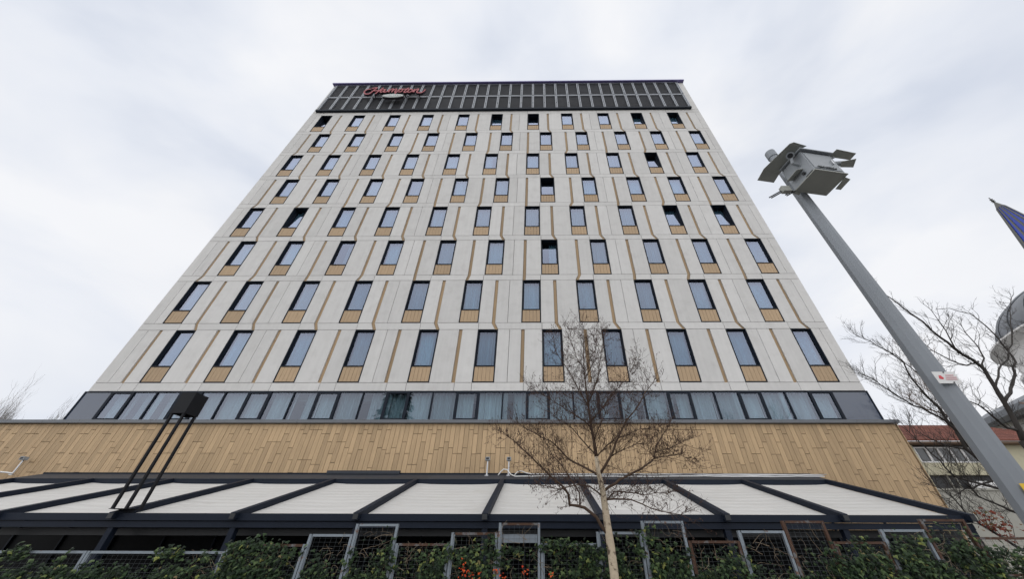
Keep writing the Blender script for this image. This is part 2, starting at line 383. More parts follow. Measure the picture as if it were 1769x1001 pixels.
for r in range(1, TOPROW+1):
    zb = Z1+S*(r-1)-WH
    for k, x in enumerate(ODD if r % 2 else EVEN):
        op = (r, k+1) in OPEN
        w = link('window', ME_frame, hotel, (x, 0, zb))
        if op: w['label'] = 'window with its sash tilted open inwards'
        ang = -math.radians(7) if op else 0
        for nm, me in (('sash', ME_sash), ('pane', ME_pane)):
            q = link(nm, me, w, (0, .13, SZ0)); q.rotation_euler = (ang, 0, 0)
        link('infill_board', ME_inf, w)
        ci = HALF.get((r, k+1), R.randrange(3))
        if (not op) or R.random() < .6:
            link('curtain', ME_curt[ci], w, (0, .36 if not op else .50, SZ0-.01))

# strip of windows under the tower
b = MB(); ZS0, ZS1 = 6.93, 8.262
b.box(-21.30, 15.10, -.03, .2, ZS1-.05, ZS1); b.box(-21.30, 15.10, -.03, .2, ZS0, ZS0+.04)
b.box(-21.30, -21.24, -.03, .2, ZS0+.04, ZS1-.05); b.box(15.05, 15.10, -.03, .2, ZS0+.04, ZS1-.05)
st = [-19.97+3.24*k for k in range(11)]; bays = []
for k, s_ in enumerate(st):
    e_ = s_+1.02; nxt = st[k+1] if k < 10 else None
    for x in (s_, e_): b.box(x-.035, x+.035, -.03, .2, ZS0+.04, ZS1-.05)
    bays.append((s_+.035, e_-.035, True))
    if nxt:
        m_ = (e_+nxt)/2; b.box(m_-.03, m_+.03, -.03, .2, ZS0+.04, ZS1-.05)
        bays += [(e_+.035, m_-.03, False), (m_+.03, nxt-.035, False)]
strip_w = b.build('strip_window', M_frame, hotel)
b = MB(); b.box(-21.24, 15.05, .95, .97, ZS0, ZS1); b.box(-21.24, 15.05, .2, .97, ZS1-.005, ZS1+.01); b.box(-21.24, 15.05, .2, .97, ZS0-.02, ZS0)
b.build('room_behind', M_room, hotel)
for x0, x1 in ((-21.24, st[0]-.035), (st[-1]+1.02+.035, 15.05)):
    MB().box(x0, x1, .0, .03, ZS0+.04, ZS1-.05).build('spandrel_pane', M_span, strip_w)
for i, (x0, x1, sash) in enumerate(bays):
    if sash:
        q = MB(); w_ = .055; y0 = -.028
        for a, c_, z0, z1 in ((x0+.003, x0+w_, ZS0+.045, ZS1-.055), (x1-w_, x1-.003, ZS0+.045, ZS1-.055), (x0+w_, x1-w_, ZS0+.045, ZS0+.045+w_), (x0+w_, x1-w_, ZS1-.055-w_, ZS1-.055)): q.box(a, c_, y0, .05, z0, z1)
        q.build('sash', M_frame, strip_w)
        MB().box(x0+w_, x1-w_, .01, .022, ZS0+.1, ZS1-.11).build('pane', M_glass2, strip_w)
    else:
        MB().box(x0, x1, .02, .032, ZS0+.045, ZS1-.055).build('pane', M_glass2, strip_w)
    u = R.random(); c0, c1 = x0-.02, x1+.02
    if u < .22: c1 = x0+(x1-x0)*R.uniform(.45, .8)
    elif u < .48: c0 = x0+(x1-x0)*R.uniform(.2, .5)
    cm = curtain_mesh(c0, c1, ZS0+.02, ZS1-.02, .06, .15, seed=100+i); link('curtain', cm, strip_w, (0, .36, 0))
    if R.random() < .42:                     # a drawn-back stack of curtain, denser and nearer the glass
        a = x0 if R.random() < .5 else x1-.2
        cm = curtain_mesh(a, a+.2, ZS0+.02, ZS1-.02, .04, .06, seed=200+i); link('curtain', cm, strip_w, (0, .16, 0))

# roof plant screen
SX = 31; PX0, PX1 = -20.84, 14.34; pw = (PX1-PX0)/SX
ZB = (35.45, 38.12, 38.2, 40.86)
b = MB()
b.box(PX0-.05, PX1+.05, -.22, .1, 35.22, 35.45)
for z0, z1 in ((35.45, 35.53), (38.05, 38.13), (38.19, 38.27), (40.78, 40.86)): b.box(PX0, PX1, -.10, .02, z0, z1, 1)
for i in range(SX+1):
    x = PX0+i*pw
    for dx in ((-.10, -.03), (.03, .10)):
        for z0, z1 in ((35.53, 38.05), (38.27, 40.78)): b.box(x+dx[0], x+dx[1], -.13, .02, z0, z1, 1)
    for z in (36.75, 39.5): b.box(x-.10, x+.10, -.11, -.0, z-.03, z+.03, 0)
scr = b.build('plant_screen', [M_frame, M_mull], hotel)
ME_scr = None
for i in range(SX):
    for z0, z1 in ((35.53, 38.05), (38.27, 40.78)):
        if ME_scr is None:
            q = MB(); q.box(.105, pw-.105, .0, .03, 0, z1-z0)
            n = 26
            for j in range(n): q.box(.105, pw-.105, -.03, -.001, (z1-z0)*j/n+.01, (z1-z0)*j/n+.05)
            ME_scr = q.mesh('louvre_panel', M_screen)
        o = link('louvre_panel', ME_scr, scr, (PX0+i*pw, 0, z0)); o.scale.z = 1
MB().box(XL-.06, XR+.06, -.28, 15.1, 40.952, 41.09).build('parapet_cap', M_cap2, hotel)

# podium: oak plank wall and grey cap
YW = -.06
XP0, XP1 = -30, 15.48
MB().box(XP0, XP1-.03, .0, 12, 0, 6.78).build('podium_core', M_back, hotel)
MB().box(XP1-.029, XP1-.005, YW-.02, 12, 0, 6.78).build('podium_end', M_plank_s, hotel)
capw = 1.62; x = XP0
i = 0
while x < XP1+.04:
    x2 = min(x+capw, XP1+.06); MB().box(x+.004, x2-.004, -.20, .0 if x > -21.3 else .6, 6.79, 6.925).build('cap_sheet', M_cap, hotel); x = x2
planks = []
PWD = .2; n = int((XP1-XP0)/PWD)
levels = [0., .42, .86, .21, .63, 1.02]
for i in range(n):
    x0 = XP0+i*PWD; off = levels[(i*5+R.randrange(3)) % 6]+R.choice((0, .03, -.02)); zb = 3.0 if x0 > 9 else 4.5
    z = 6.785; first = R.choice((.25, .42, .75, .98, 1.2)); ln = first
    while z > zb:
        z2 = max(z-ln, zb); vis_lo = 4.8 if x0 < 10.6 else 3.4
        vis = max(0, z-max(z2, vis_lo))*(1 if x0 > -22.5 else 0)
        planks.append((vis, x0, z2, z)); z = z2; ln = R.choice((1.2, 1.2, .8, 1.5))
planks.sort(key=lambda p: -p[0])
rest = MB()
for j, (vis, x0, z0, z1) in enumerate(planks):
    d = R.uniform(-.006, .004); t = MB() if j < 300 else rest
    t.box(x0+.0065, x0+PWD-.0065, YW+d, -.001, z0+.009, z1-.009)
    if j < 300: t.build('oak_plank', M_plank, hotel)
tag(rest.build('oak_planks', M_plank_s, hotel), kind='stuff')
# ground floor glazing under the canopy
b = MB(); b.box(-29.5, 15.0, -.05, -.02, .25, 4.3); b.build('shopfront_glass', M_shopglass, hotel)
b = MB()
for i in range(24): b.box(-29+i*1.9-.03, -29+i*1.9+.03, -.12, -.051, .25, 3.4)
b.box(-29.5, 15, -.12, -.051, 3.4, 3.55); b.build('shopfront_frame', M_frame, hotel)

# ------------------------------------------------------------------ sign on the roof screen
sign = thing('rooftop_sign', 'red script sign reading Hampton above a small oval plaque, on the roof screen', 'sign')
YS = -.62
def zp(X, Y): return at(600+X/11.056, 135+Y/11.056, YS)
def stroke(nm, lines, wd=.058):
    b = MB()
    for ln in lines:
        P = [zp(*p) for p in ln]; Q = []
        for i in range(len(P)-1):            # smooth the traced stroke
            p0, p1, p2, p3 = P[max(i-1, 0)], P[i], P[i+1], P[min(i+2, len(P)-1)]
            for k in range(4):
                t = k/4; Q.append(.5*((2*p1)+(p2-p0)*t+(2*p0-5*p1+4*p2-p3)*t*t+(3*p1-p0-3*p2+p3)*t**3))
        Q.append(P[-1])
        n = len(Q); off = Vector((0, .22, 0))
        for i in range(n-1):
            a, c_ = Q[i], Q[i+1]; t = (c_-a); t.y = 0
            if t.length < 1e-5: continue
            t.normalize(); nn = Vector((-t.z, 0, t.x)); a2 = a-t*.02; c2 = c_+t*.02; yj = Vector((0, R.uniform(-.004, .004), 0))
            nn = Vector((nn.x*wd, 0, nn.z*wd*1.5))
            b.slab([a2-nn+yj, c2-nn+yj, c2+nn+yj, a2+nn+yj], off*.12, 0); b.slab([a2-nn*1.25+off*.13+yj, c2-nn*1.25+off*.13+yj, c2+nn*1.25+off*.13+yj, a2+nn*1.25+off*.13+yj], off*.87, 1)
    return fixn(b.build(nm, [M_red, M_rededge], sign))
stroke('letter', [[(440, 205), (400, 208), (345, 232), (322, 262), (335, 290), (380, 300), (430, 286), (500, 232), (568, 180)], [(690, 180), (640, 212), (575, 260), (535, 292)], [(470, 200), (510, 183), (568, 180)], [(490, 238), (560, 236), (640, 226)]])
stroke('letter', [[(712, 212), (665, 222), (630, 248), (640, 264), (680, 252), (735, 210), (700, 248), (715, 264), (760, 248)]])
stroke('letter', [[(765, 252), (812, 208), (785, 262)], [(800, 236), (862, 203), (878, 212), (845, 262)], [(860, 238), (925, 203), (942, 212), (905, 256), (925, 264), (955, 250)]])
stroke('letter', [[(960, 248), (1002, 205), (905, 292)], [(970, 240), (1028, 204), (1055, 215), (1030, 250), (980, 262)]])
stroke('letter', [[(1170, 180), (1085, 252), (1100, 268), (1145, 250)], [(1065, 206), (1180, 204)]])
stroke('letter', [[(1215, 207), (1165, 228), (1155, 258), (1195, 262), (1238, 238), (1240, 212), (1215, 207)]])
stroke('letter', [[(1245, 258), (1292, 206), (1265, 262)], [(1280, 236), (1342, 203), (1360, 212), (1325, 256), (1345, 272), (1400, 274), (1455, 250), (1488, 212)]])
pc = zp(868, 330); b = MB(); n = 36
ring = [Vector((pc.x+1.02*math.cos(2*math.pi*i/n), YS, pc.z+.36*math.sin(2*math.pi*i/n))) for i in range(n)]
b.slab(ring, (0, .04, 0), 0); b.slab([p+Vector((0, .041, 0)) for p in ring], (0, .2, 0), 1)
plq = fixn(b.build('plaque', [M_plaque, M_rededge], sign))
tcv = bpy.data.curves.new('lettering', 'FONT'); tcv.body = 'by HILTON'; tcv.size = .40; tcv.align_x = 'CENTER'; tcv.align_y = 'CENTER'; tcv.extrude = .01
to = bpy.data.objects.new('tmp', tcv); COL.objects.link(to)
def text_mesh(body, size, m, name='lettering'):
    tcv.body = body; tcv.size = size; bpy.context.view_layer.update()
    me = bpy.data.meshes.new_from_object(to.evaluated_get(bpy.context.evaluated_depsgraph_get())); me.name = name; me.materials.clear(); me.materials.append(m); return me
me = text_mesh('by HILTON', .38, M_white); o = link('lettering', me, plq, (pc.x, YS-.012, pc.z)); o.rotation_euler = (math.pi/2, 0, 0)
b = MB()
for x in (-16, -14.5, -13, -11.6): b.box(x-.03, x+.03, YS+.23, -.11, 37.4, 37.46); b.box(x-.03, x+.03, YS+.23, -.11, 38.0, 38.06)
b.build('bracket', M_dark, sign)

# ------------------------------------------------------------------ canopy
can = thing('terrace_canopy', 'long sloping terrace canopy of off-white fabric bays between navy rafters', 'canopy')
ZW, SL = 4.83, .317
def zc(Y): return ZW+SL*Y
RX = [-20.1, -17.02, -13.94, -10.88, -7.75, -4.62, -1.36, 1.56, 4.71, 7.63, 10.75]
XE = RX[-1]+.07
YR = -5.25
for x in RX:
    w = .075
    def ring(Y, d0, d1): return [(x-w, Y, zc(Y)-d1), (x+w, Y, zc(Y)-d1), (x+w, Y, zc(Y)-d0), (x-w, Y, zc(Y)-d0)]
    b = MB(); y0 = -.955
    p = ring(YR, 0, .15); q = ring(y0, 0, .15)
    b.hexa([p[0], p[1], q[1], q[0], p[3], p[2], q[2], q[3]])
    o = fixn(b.build('rafter', M_navy, can))
    b = MB(); b.box(x-w+.012, x+w-.012, YR-.014, YR-.001, zc(YR)-.135, zc(YR)-.02); b.build('end_cap', M_dark, o)
    b = MB(); b.box(x-.07, x+.07, -5.06, -4.92, .25, 2.86); b.build('post', M_navy, can)
for a, c_ in zip(RX, RX[1:]):
    b = MB(); n, mth = 44, 6; x0, x1 = a+.076, c_-.076
    sd_ = R.random()*9
    for i in range(n+1):
        Y = -.93-(3.93)*i/n; pl = (i % 4); dz = -.155
        for j in range(mth+1):
            s_ = j/mth; sag = -.02*math.sin(math.pi*s_)-(.026*math.sin(math.pi*s_)**.5 if pl == 0 else 0)+.006*noise.noise((Y*2+sd_, s_*3, sd_))
            b.v.append((x0+(x1-x0)*s_, Y, zc(Y)+dz+sag))
    for i in range(n):
        for j in range(mth):
            k = i*(mth+1)+j; b.f.append((k, k+mth+1, k+mth+2, k+1)); b.m.append(0)
    b.build('fabric_panel', M_fabric, can)
XC0 = RX[0]-.07
MB().box(XC0, XE, -5.12, -4.95, 3.0, 3.155).build('front_beam', M_navy, can)
MB().box(XC0, XE, -5.08, -4.95, 2.855, 2.985).build('gutter_beam', M_navy, can)
MB().box(XC0, XE, -.95, -.80, zc(-.95)-.235, zc(-.95)-.004).build('wall_beam', M_navy, can)
x = XC0; i = 0
while x < XE-.01:
    x2 = min(x+1.45, XE); b = MB()
    b.hexa([(x+.003, -.96, zc(-.96)-.02), (x2-.003, -.96, zc(-.96)-.02), (x2-.003, -.07, zc(-.07)-.02), (x+.003, -.07, zc(-.07)-.02), (x+.003, -.96, zc(-.96)), (x2-.003, -.96, zc(-.96)), (x2-.003, -.07, zc(-.07)), (x+.003, -.07, zc(-.07))])
    b.build('flashing_sheet', M_flash, can); x = x2
b = MB(); b.box(-8.55, -5.6, -.16, -.062, 4.81, 4.93); b.build('raised_upstand', M_flash, can)
MB().box(XC0, XE, -.12, -.062, 4.74, 4.852).build('wall_flashing', M_frame, can)
# inside: dim lining under the wall beam and inner beam
MB().box(XC0, XE, -4.6, -4.5, 2.7, 2.85).build('inner_beam', M_dark, can)

# floodlights and cables along the wall
def flood(x, label):
    t = thing('wall_floodlight', label, 'light', 'floodlights on the plank wall', (x, -.28, 4.74))
    b = MB(); b.tube([(0, 0, 0), (0, 0, .52)], .032, 10); b.box(-.07, .07, -.05, .05, -.015, .012); b.build('stem', M_silver, t)
    b = MB(); b.box(-.085, .085, -.11, .06, .53, .655); b.build('lamp_head', M_box, t); b = MB(); b.box(-.055, .055, -.119, -.111, .555, .63); b.build('lens', M_dark, t)
    b = MB(); b.box(-.03, .03, -.02, .02, .50, .54); b.build('bracket', M_dark, t)
flood(-2.06, 'silver floodlight on the plank wall, left of the pair by the white cables')
flood(-1.2, 'silver floodlight on the plank wall, right of the pair by the white cables')
flood(-21.2, 'silver floodlight low on the plank wall far left, apart from the pair')
def cable(name, pts, r, label, mm):
    b = MB(); Q = [Vector(p) for p in pts]; P = []
    for i in range(len(Q)-1):
        for k in range(4): P.append(Q[i].lerp(Q[i+1], k/4))
    P.append(Q[-1]); b.tube(P, r, 6); return tag(b.build(name, mm, None, True), label, 'cable', 'cables along the top of the canopy')
def onc(x, Y, h=.03): return (x, Y, zc(Y)+h)
p = [onc(-1.6, -.35, .02), onc(-1.52, -.25, .12), onc(-1.4, -.25, .22), onc(-1.25, -.28, .2), onc(-1.1, -.4, .06)]
x = -.9
while x < 11.2: p.append(onc(x, -.62+.05*math.sin(x*1.3)+R.uniform(-.02, .02), .03+R.uniform(0, .012))); x += .35
cable('white_cable', p, .022, 'white cable looping beside the floodlights then running along the canopy top', M_white)
p = [onc(-.95, -.4, .03), onc(-.85, -.25, .12), onc(-.7, -.2, .15), onc(-.5, -.2, .08)]
x = -.3
while x < 11.3: p.append(onc(x, -.22+.03*math.sin(x*1.7)+R.uniform(-.02, .02), .035+R.uniform(0, .01))); x += .35
cable('white_cable', p, .018, 'thinner white cable running along the foot of the plank wall', M_white)
b = MB()
for j in range(4):
    p = []; x = 5.0+j*.7
    while x < 11.35-.1*j: p.append(onc(x, -.30-.07*j+.05*math.sin(x*1.1+j), .04+R.uniform(0, .02))); x += .3
    b.tube(p, .016, 5)
tag(b.build('cable_bundle', M_silver, None, True), 'bundle of shiny silver cables on the right end of the canopy top', 'cable')
p = []; x = -22.5
while x < -20.95: p.append(onc(x, -.35, .05+.06*math.sin((x+22.5)*2.2))); x += .2
cable('white_cable', p, .03, 'white cable lying at the foot of the far left floodlight', M_white)

# ------------------------------------------------------------------ trellis fence
YF = -7.0
fence_specs = [  # x0, x1, top, rusty top, rusty posts, label
 (-4.66, -3.77, 2.685, 0, 0, 'galvanised trellis panel of middle height, left of the tallest grey one'),
 (-3.76, -2.88, 2.86, 0, 0, 'tall galvanised trellis panel with bare mesh, first tall one from the left'),
 (-2.87, -1.78, 2.54, 1, 0, 'low trellis panel under a rusty rail, right of the first tall panel'),
 (-1.77, -.83, 2.72, 1, 0, 'galvanised trellis panel with rusty top rail, above the orange-red flowers'),
 (-.82, .03, 2.885, 1, 0, 'tall galvanised trellis panel with rusty top rail and a plate across it'),
 (.04, 1.15, 2.55, 0, 0, 'low trellis panel left of the birch trunk, pale rail and hanging ivy'),
 (1.16, 2.08, 2.74, 0, 0, 'trellis panel thick with ivy directly behind the birch trunk'),
 (2.09, 2.96, 2.925, 0, 0, 'tall galvanised trellis panel right of the birch trunk'),
 (2.97, 4.0, 2.6, 1, 1, 'low rusty-railed trellis panel between two galvanised ones, right of the birch'),
 (4.01, 4.95, 2.767, 0, 0, 'wide galvanised trellis panel with bare mesh, beside the rust-brown tall one'),
 (4.96, 5.82, 2.935, 1, 1, 'tall rust-brown trellis panel in the right half of the fence'),
 (5.83, 6.86, 2.595, 1, 1, 'low rusty-railed trellis panel right of the tall rust-brown one'),
 (6.87, 7.76, 2.795, 0, 0, 'grey trellis panel with ivy over its face, below the canopy right end'),
 (7.77, 8.68, 2.97, 1, 1, 'tallest rust-brown trellis panel at the right end of the fence'),
 (8.69, 11.0, 2.675, 1, 1, 'long low rusty trellis rail at the far right before the hedge'),
 (-6.22, -4.67, 2.52, 1, 0, 'low ivy-covered trellis panel under a rusty rail, near the canopy post on the left'),
 (-9.0, -6.23, 2.40, 0, 0, 'long low trellis panel with a pale rail, left of the ivy heap'),
 (-11.9, -9.01, 2.40, 0, 0, 'long low trellis panel with a pale rail at the far left edge'),
]
for (x0, x1, zt, rt, rp, lab) in fence_specs:
    t = thing('trellis_panel', lab, 'trellis', 'trellis panels of the planted fence', (x0, YF, .55)); W = x1-x0; H = zt-.55
    pm = M_rust if rp else M_galv; rm = M_rust if rt else M_galv; pw_ = .05
    for a in (0, W-pw_-.004):
        b = MB(); b.box(a+.002, a+pw_, -.03, .03, 0, H); b.box(a+.004 if a else a+pw_+.004, a+.002 if False else (a-.004 if a else a+pw_+.022), -.02, .02, .0, H-.03) if not a else None
        b.build('post', pm, t)
    MB().box(pw_+.024, W-pw_-.006, -.028, .028, H-.042, H).build('top_rail', rm, t)
    MB().box(pw_+.024, W-pw_-.006, -.02, .02, H-.98 if W < 2 else H-.6, H-.945 if W < 2 else H-.57).build('lower_rail', rm, t)
    b = MB(); s_ = .1; n = int(W/s_)
    for i in range(1, n): b.tube([(W*i/n, .018, 0), (W*i/n, .018, H-.02)], .002, 3, cap=False)
    n = int(H/(s_*.66))
    for i in range(1, n): b.tube([(.05, .012, H*i/n), (W-.05, .012, H*i/n)], .002, 3, cap=False)
    tag(b.build('wire_mesh', M_wire, t), kind='stuff')
    if abs(x0+.82) < .01: MB().box(pw_+.03, W-pw_-.01, .025, .04, H-.33, H-.19).build('cross_plate', M_galv, t)
o = MB().box(-12, 11, -7.28, -6.7, 0, .55).build('planter_wall', M_plint); tag(o, 'low concrete planter along the foot of the trellis fence', 'planter')

# ------------------------------------------------------------------ ivy
LEAF = [(0, 0), (.30, -.14), (.55, .16), (.26, .34), (.0, .85), (-.26, .34), (-.55, .16), (-.30, -.14)]
def leaves(name, mm, spots, size=(.055, .10), face=(0, -1, .45), spread=.55):
    V = []; F = []
    for p in spots:
        s_ = R.uniform(*size); nrm = (Vector(face)+Vector((R.gauss(0, spread), R.gauss(0, spread*.6), R.gauss(0, spread)))).normalized()
        down = Vector((R.gauss(0, .45), 0, -1)); ty = (down-nrm*down.dot(nrm)).normalized(); tx = ty.cross(nrm); b = len(V); p = Vector(p)
        V.append(tuple(p+ty*s_*.28+nrm*s_*.12))
        for x, y in LEAF: V.append(tuple(p+tx*(x*s_)+ty*(y*s_)-nrm*(abs(x)*s_*.22)))
        n = len(LEAF)
        for i in range(n): F.append((b, b+1+i, b+1+(i+1) % n))
    me = bpy.data.meshes.new(name); me.from_pydata(V, [], F); me.materials.append(mm); me.update()
    return link(name, me)
blobs = [  # x, z, sx, sz, count
 (-5.6, 2.25, .55, .22, 900), (-5.4, 1.9, .7, .25, 900), (-6.3, 2.2, .35, .16, 220), (-4.3, 2.05, .45, .16, 420), (-3.3, 2.0, .4, .16, 330), (-3.55, 2.35, .2, .15, 60),
 (-2.4, 2.25, .42, .2, 520), (-2.3, 1.95, .6, .2, 600), (-2.9, 2.5, .15, .14, 70), (-1.3, 2.4, .36, .17, 420), (-1.3, 2.0, .5, .2, 560), (-.85, 2.6, .12, .14, 70), (-.4, 2.0, .35, .14, 260), (-.4, 2.5, .2, .08, 50),
 (.3, 2.05, .4, .16, 280), (.75, 2.38, .3, .12, 330), (1.15, 2.5, .22, .13, 200), (1.05, 2.1, .2, .2, 200), (1.75, 2.3, .38, .22, 800), (2.1, 2.05, .6, .2, 900), (2.2, 2.7, .12, .14, 60),
 (3.2, 2.15, .5, .17, 520), (2.7, 2.3, .3, .15, 260), (3.7, 2.3, .25, .16, 200), (4.4, 2.05, .5, .12, 330), (5.2, 2.1, .5, .14, 400), (5.9, 2.25, .4, .2, 450), (6.3, 2.05, .7, .2, 900), (6.6, 2.45, .35, .13, 420),
 (7.3, 2.4, .4, .2, 800), (7.4, 2.05, .7, .22, 1000), (8.1, 2.6, .28, .18, 420), (8.3, 2.2, .5, .25, 800), (9.2, 2.3, .5, .18, 420), (9.6, 2.0, .7, .2, 700),
 (-7.5, 2.12, .8, .09, 520), (-8.8, 2.12, .8, .09, 520), (-10.2, 2.12, .8, .09, 520), (-11.3, 2.12, .5, .09, 260), (-8.5, 1.9, 1.8, .10, 1100)]
def topz(x):
    for f in fence_specs:
        if f[0] <= x <= f[1]: return f[2]
    return 2.4
pts = []
for x, z, sx, sz, n in blobs:
    for i in range(int(n*.62)):
        X = R.gauss(x, sx); Z = R.gauss(z-.06, sz*.85)
        if Z > topz(X)+(.05 if X > -6.2 else .0): continue
        if noise.noise((X*2.6, Z*2.6, 1.7)) < -.08: continue
        pts.append((X, YF-.05+R.uniform(-.10, .05), Z))
X = -12.
while X < 11:                                     # ragged fringe along the rails
    tz = topz(X); d = noise.noise((X*1.3, 5.1, 0))
    if d > (-.05 if X > -6.3 else .2) and tz < 2.6:
        for k in range(int(4+14*d)): pts.append((X+R.gauss(0, .04), YF-.06+R.uniform(-.05, .05), tz+R.gauss(-.03, .06)))
    X += .05
tag(leaves('ivy', M_ivy, pts), 'dark green ivy climbing over the trellis fence', 'ivy', kind='stuff')
pts2 = []                                         # darker leaves deeper behind the mesh
for x, z, sx, sz, n in blobs:
    for i in range(n//3): pts2.append((R.gauss(x, sx*1.1), YF+.12+R.uniform(0, .25), min(R.gauss(z-.1, sz), topz(x)-.1)))
tag(leaves('ivy', M_ivy, pts2, (.05, .08)), 'shaded ivy leaves behind the trellis mesh', 'ivy', kind='stuff')
b = MB()
for i in range(300):
    x = R.uniform(-7, 9.3); z = R.uniform(1.8, topz(x)-.1); p = [Vector((x, YF-.03, z))]; d = Vector((R.gauss(0, .5), 0, R.uniform(.2, 1)))
    for k in range(R.randint(3, 7)):
        d += Vector((R.gauss(0, .5), R.gauss(0, .1), R.gauss(0, .35))); q = p[-1]+d.normalized()*.07
        if q.z > topz(q.x)+.05: break
        q.y = max(YF-.12, min(YF+.06, q.y)); p.append(q)
    if len(p) > 2: b.tube(p, [.0045-.0025*j/len(p) for j in range(len(p))], 3, cap=False)
tag(b.build('dry_vines', M_vine), 'pale dry vine stems tangled through the trellis mesh', 'vine', kind='stuff')
fl = []
for (x, y, n, s_) in ((800, 975, 16, .05), (808, 988, 18, .045), (822, 998, 16, .05), (798, 996, 8, .04), (856, 986, 12, .035), (870, 998, 14, .05), (905, 986, 10, .035), (914, 999, 8, .04), (952, 988, 9, .035)):
    c_ = at(x, y, YF-.14)
    for i in range(n*2//3): fl.append((c_.x+R.gauss(0, s_), YF-.14+R.uniform(-.04, .04), c_.z+R.gauss(0, s_)))
tag(leaves('orange_flowers', M_flower, fl, (.028, .045), spread=.8), 'clusters of orange-red flowers low on the ivy fence', 'flowers', kind='stuff')
hp = []
for i in range(5200):
    X = R.uniform(8.9, 12.6); Z = R.uniform(.6, 2.75)
    top = 2.4+.35*noise.noise((X*1.1, 3, 0))+.12*(X-9)
    if Z > top: continue
    hp.append((X, -6.3+R.uniform(-.5, .5), Z))
tag(leaves('hedge', M_hedge, hp, (.05, .085), (0, -1, .6), .8), 'dark leafy hedge at the right beyond the end of the trellis fence', 'hedge', kind='stuff')
rp_ = []
for (x, y, s_) in ((1722, 905, .16), (1735, 915, .14), (1710, 890, .12), (1745, 925, .12), (1716, 912, .1)):
    c_ = at(x, y, -5.2)
    for i in range(30): rp_.append((c_.x+R.gauss(0, s_), -5.2+R.gauss(0, .15), c_.z+R.gauss(0, s_*.7)))
tag(leaves('red_shrub_leaves', M_redleaf, rp_, (.05, .08), spread=.8), 'patch of reddish shrub leaves in front of the pale house wall', 'shrub', kind='stuff')

# ------------------------------------------------------------------ trees
def refine(P, jit, step):
    Q = [P[0]]
    for a, c_ in zip(P, P[1:]):
        n = max(1, int((c_-a).length/step))
        for k in range(1, n+1):
            q = a.lerp(c_, k/n)
            if k < n: q = q+Vector((R.gauss(0, jit), R.gauss(0, jit), R.gauss(0, jit)))
            Q.append(q)
    return Q
def limb(px, y0, y1, r0, r1, jit=.008, step=.12):
    n = len(px); P = [at(x, y, y0+(y1-y0)*(i/(n-1))**1.0) for i, (x, y) in enumerate(px)]
    Q = refine(P, jit, step); m_ = len(Q); return Q, [r0+(r1-r0)*(i/(m_-1))**.85 for i in range(m_)]
def sprout(tw, ck, p, d, ln, r, lev, up=.12, droop=0., wob=.28, kids=3, catk=.0, tips=None):
    seg = max(3, int(ln/.07)); P = [p]; d = d.normalized(); dd = []
    for i in range(seg):
        d = (d+Vector((R.gauss(0, wob), R.gauss(0, wob), R.gauss(0, wob)+up-droop*i/seg))).normalized()
        P.append(P[-1]+d*(ln/seg)); dd.append(d.copy())
    tw.tube(P, [r*(1-.65*i/seg) for i in range(seg+1)], 4 if r > .006 else 3, cap=False)
    if lev > 0:
        for i in range(kids):
            k = R.randint(max(1, seg//4), seg); side = Vector((R.gauss(0, 1), R.gauss(0, 1), R.gauss(.2, .8))); side = (side-dd[k-1]*side.dot(dd[k-1])).normalized()
            sprout(tw, ck, P[k], dd[k-1]*.9+side*R.uniform(.5, 1.0), ln*R.uniform(.35, .65), r*.62, lev-1, up, droop, wob, kids, catk, tips)
    if ck is not None and R.random() < catk:
        for i in range(R.randint(1, 2)):
            k = R.randint(1, seg); l_ = R.uniform(.02, .035)
            ck.tube([P[k], P[k]+Vector((R.gauss(0, .006), R.gauss(0, .006), -l_*.5)), P[k]+Vector((R.gauss(0, .01), R.gauss(0, .01), -l_))], [.0035, .006, .002], 3, cap=False)
    if tips is not None: tips.append(P[-1])
birch = thing('birch_tree', 'young bare birch with pale trunk and fine brown twigs, in front of the trellis fence', 'tree', None, (0, 0, 0))
YT = -8.5
base = at(1062, 1001, YT)
TP = [Vector((base.x+.10, YT, 0)), Vector((base.x+.05, YT, 1.0)), at(1062, 1001, YT), at(1056, 950, YT), at(1049, 905, YT), at(1044, 868, YT), at(1040, 842, YT), at(1035, 822, YT), at(1030, 790, YT), at(1026, 762, YT), at(1021, 735, YT), at(1016, 700, YT), at(1012, 668, YT), at(1009, 640, YT), at(1008, 594, YT), at(1006, 562, YT)]
TR = [.085, .078, .068, .066, .060, .056, .050, .043, .034, .03, .026, .022, .017, .013, .008, .004]
b = MB(); cut = 8
b.tube(TP[:cut+1], TR[:cut+1], 12, 0); b.build('trunk', M_birch, birch, True)
b = MB(); b.tube(TP[cut:], TR[cut:], 8, 0); b.build('leader', M_limb, birch, True)
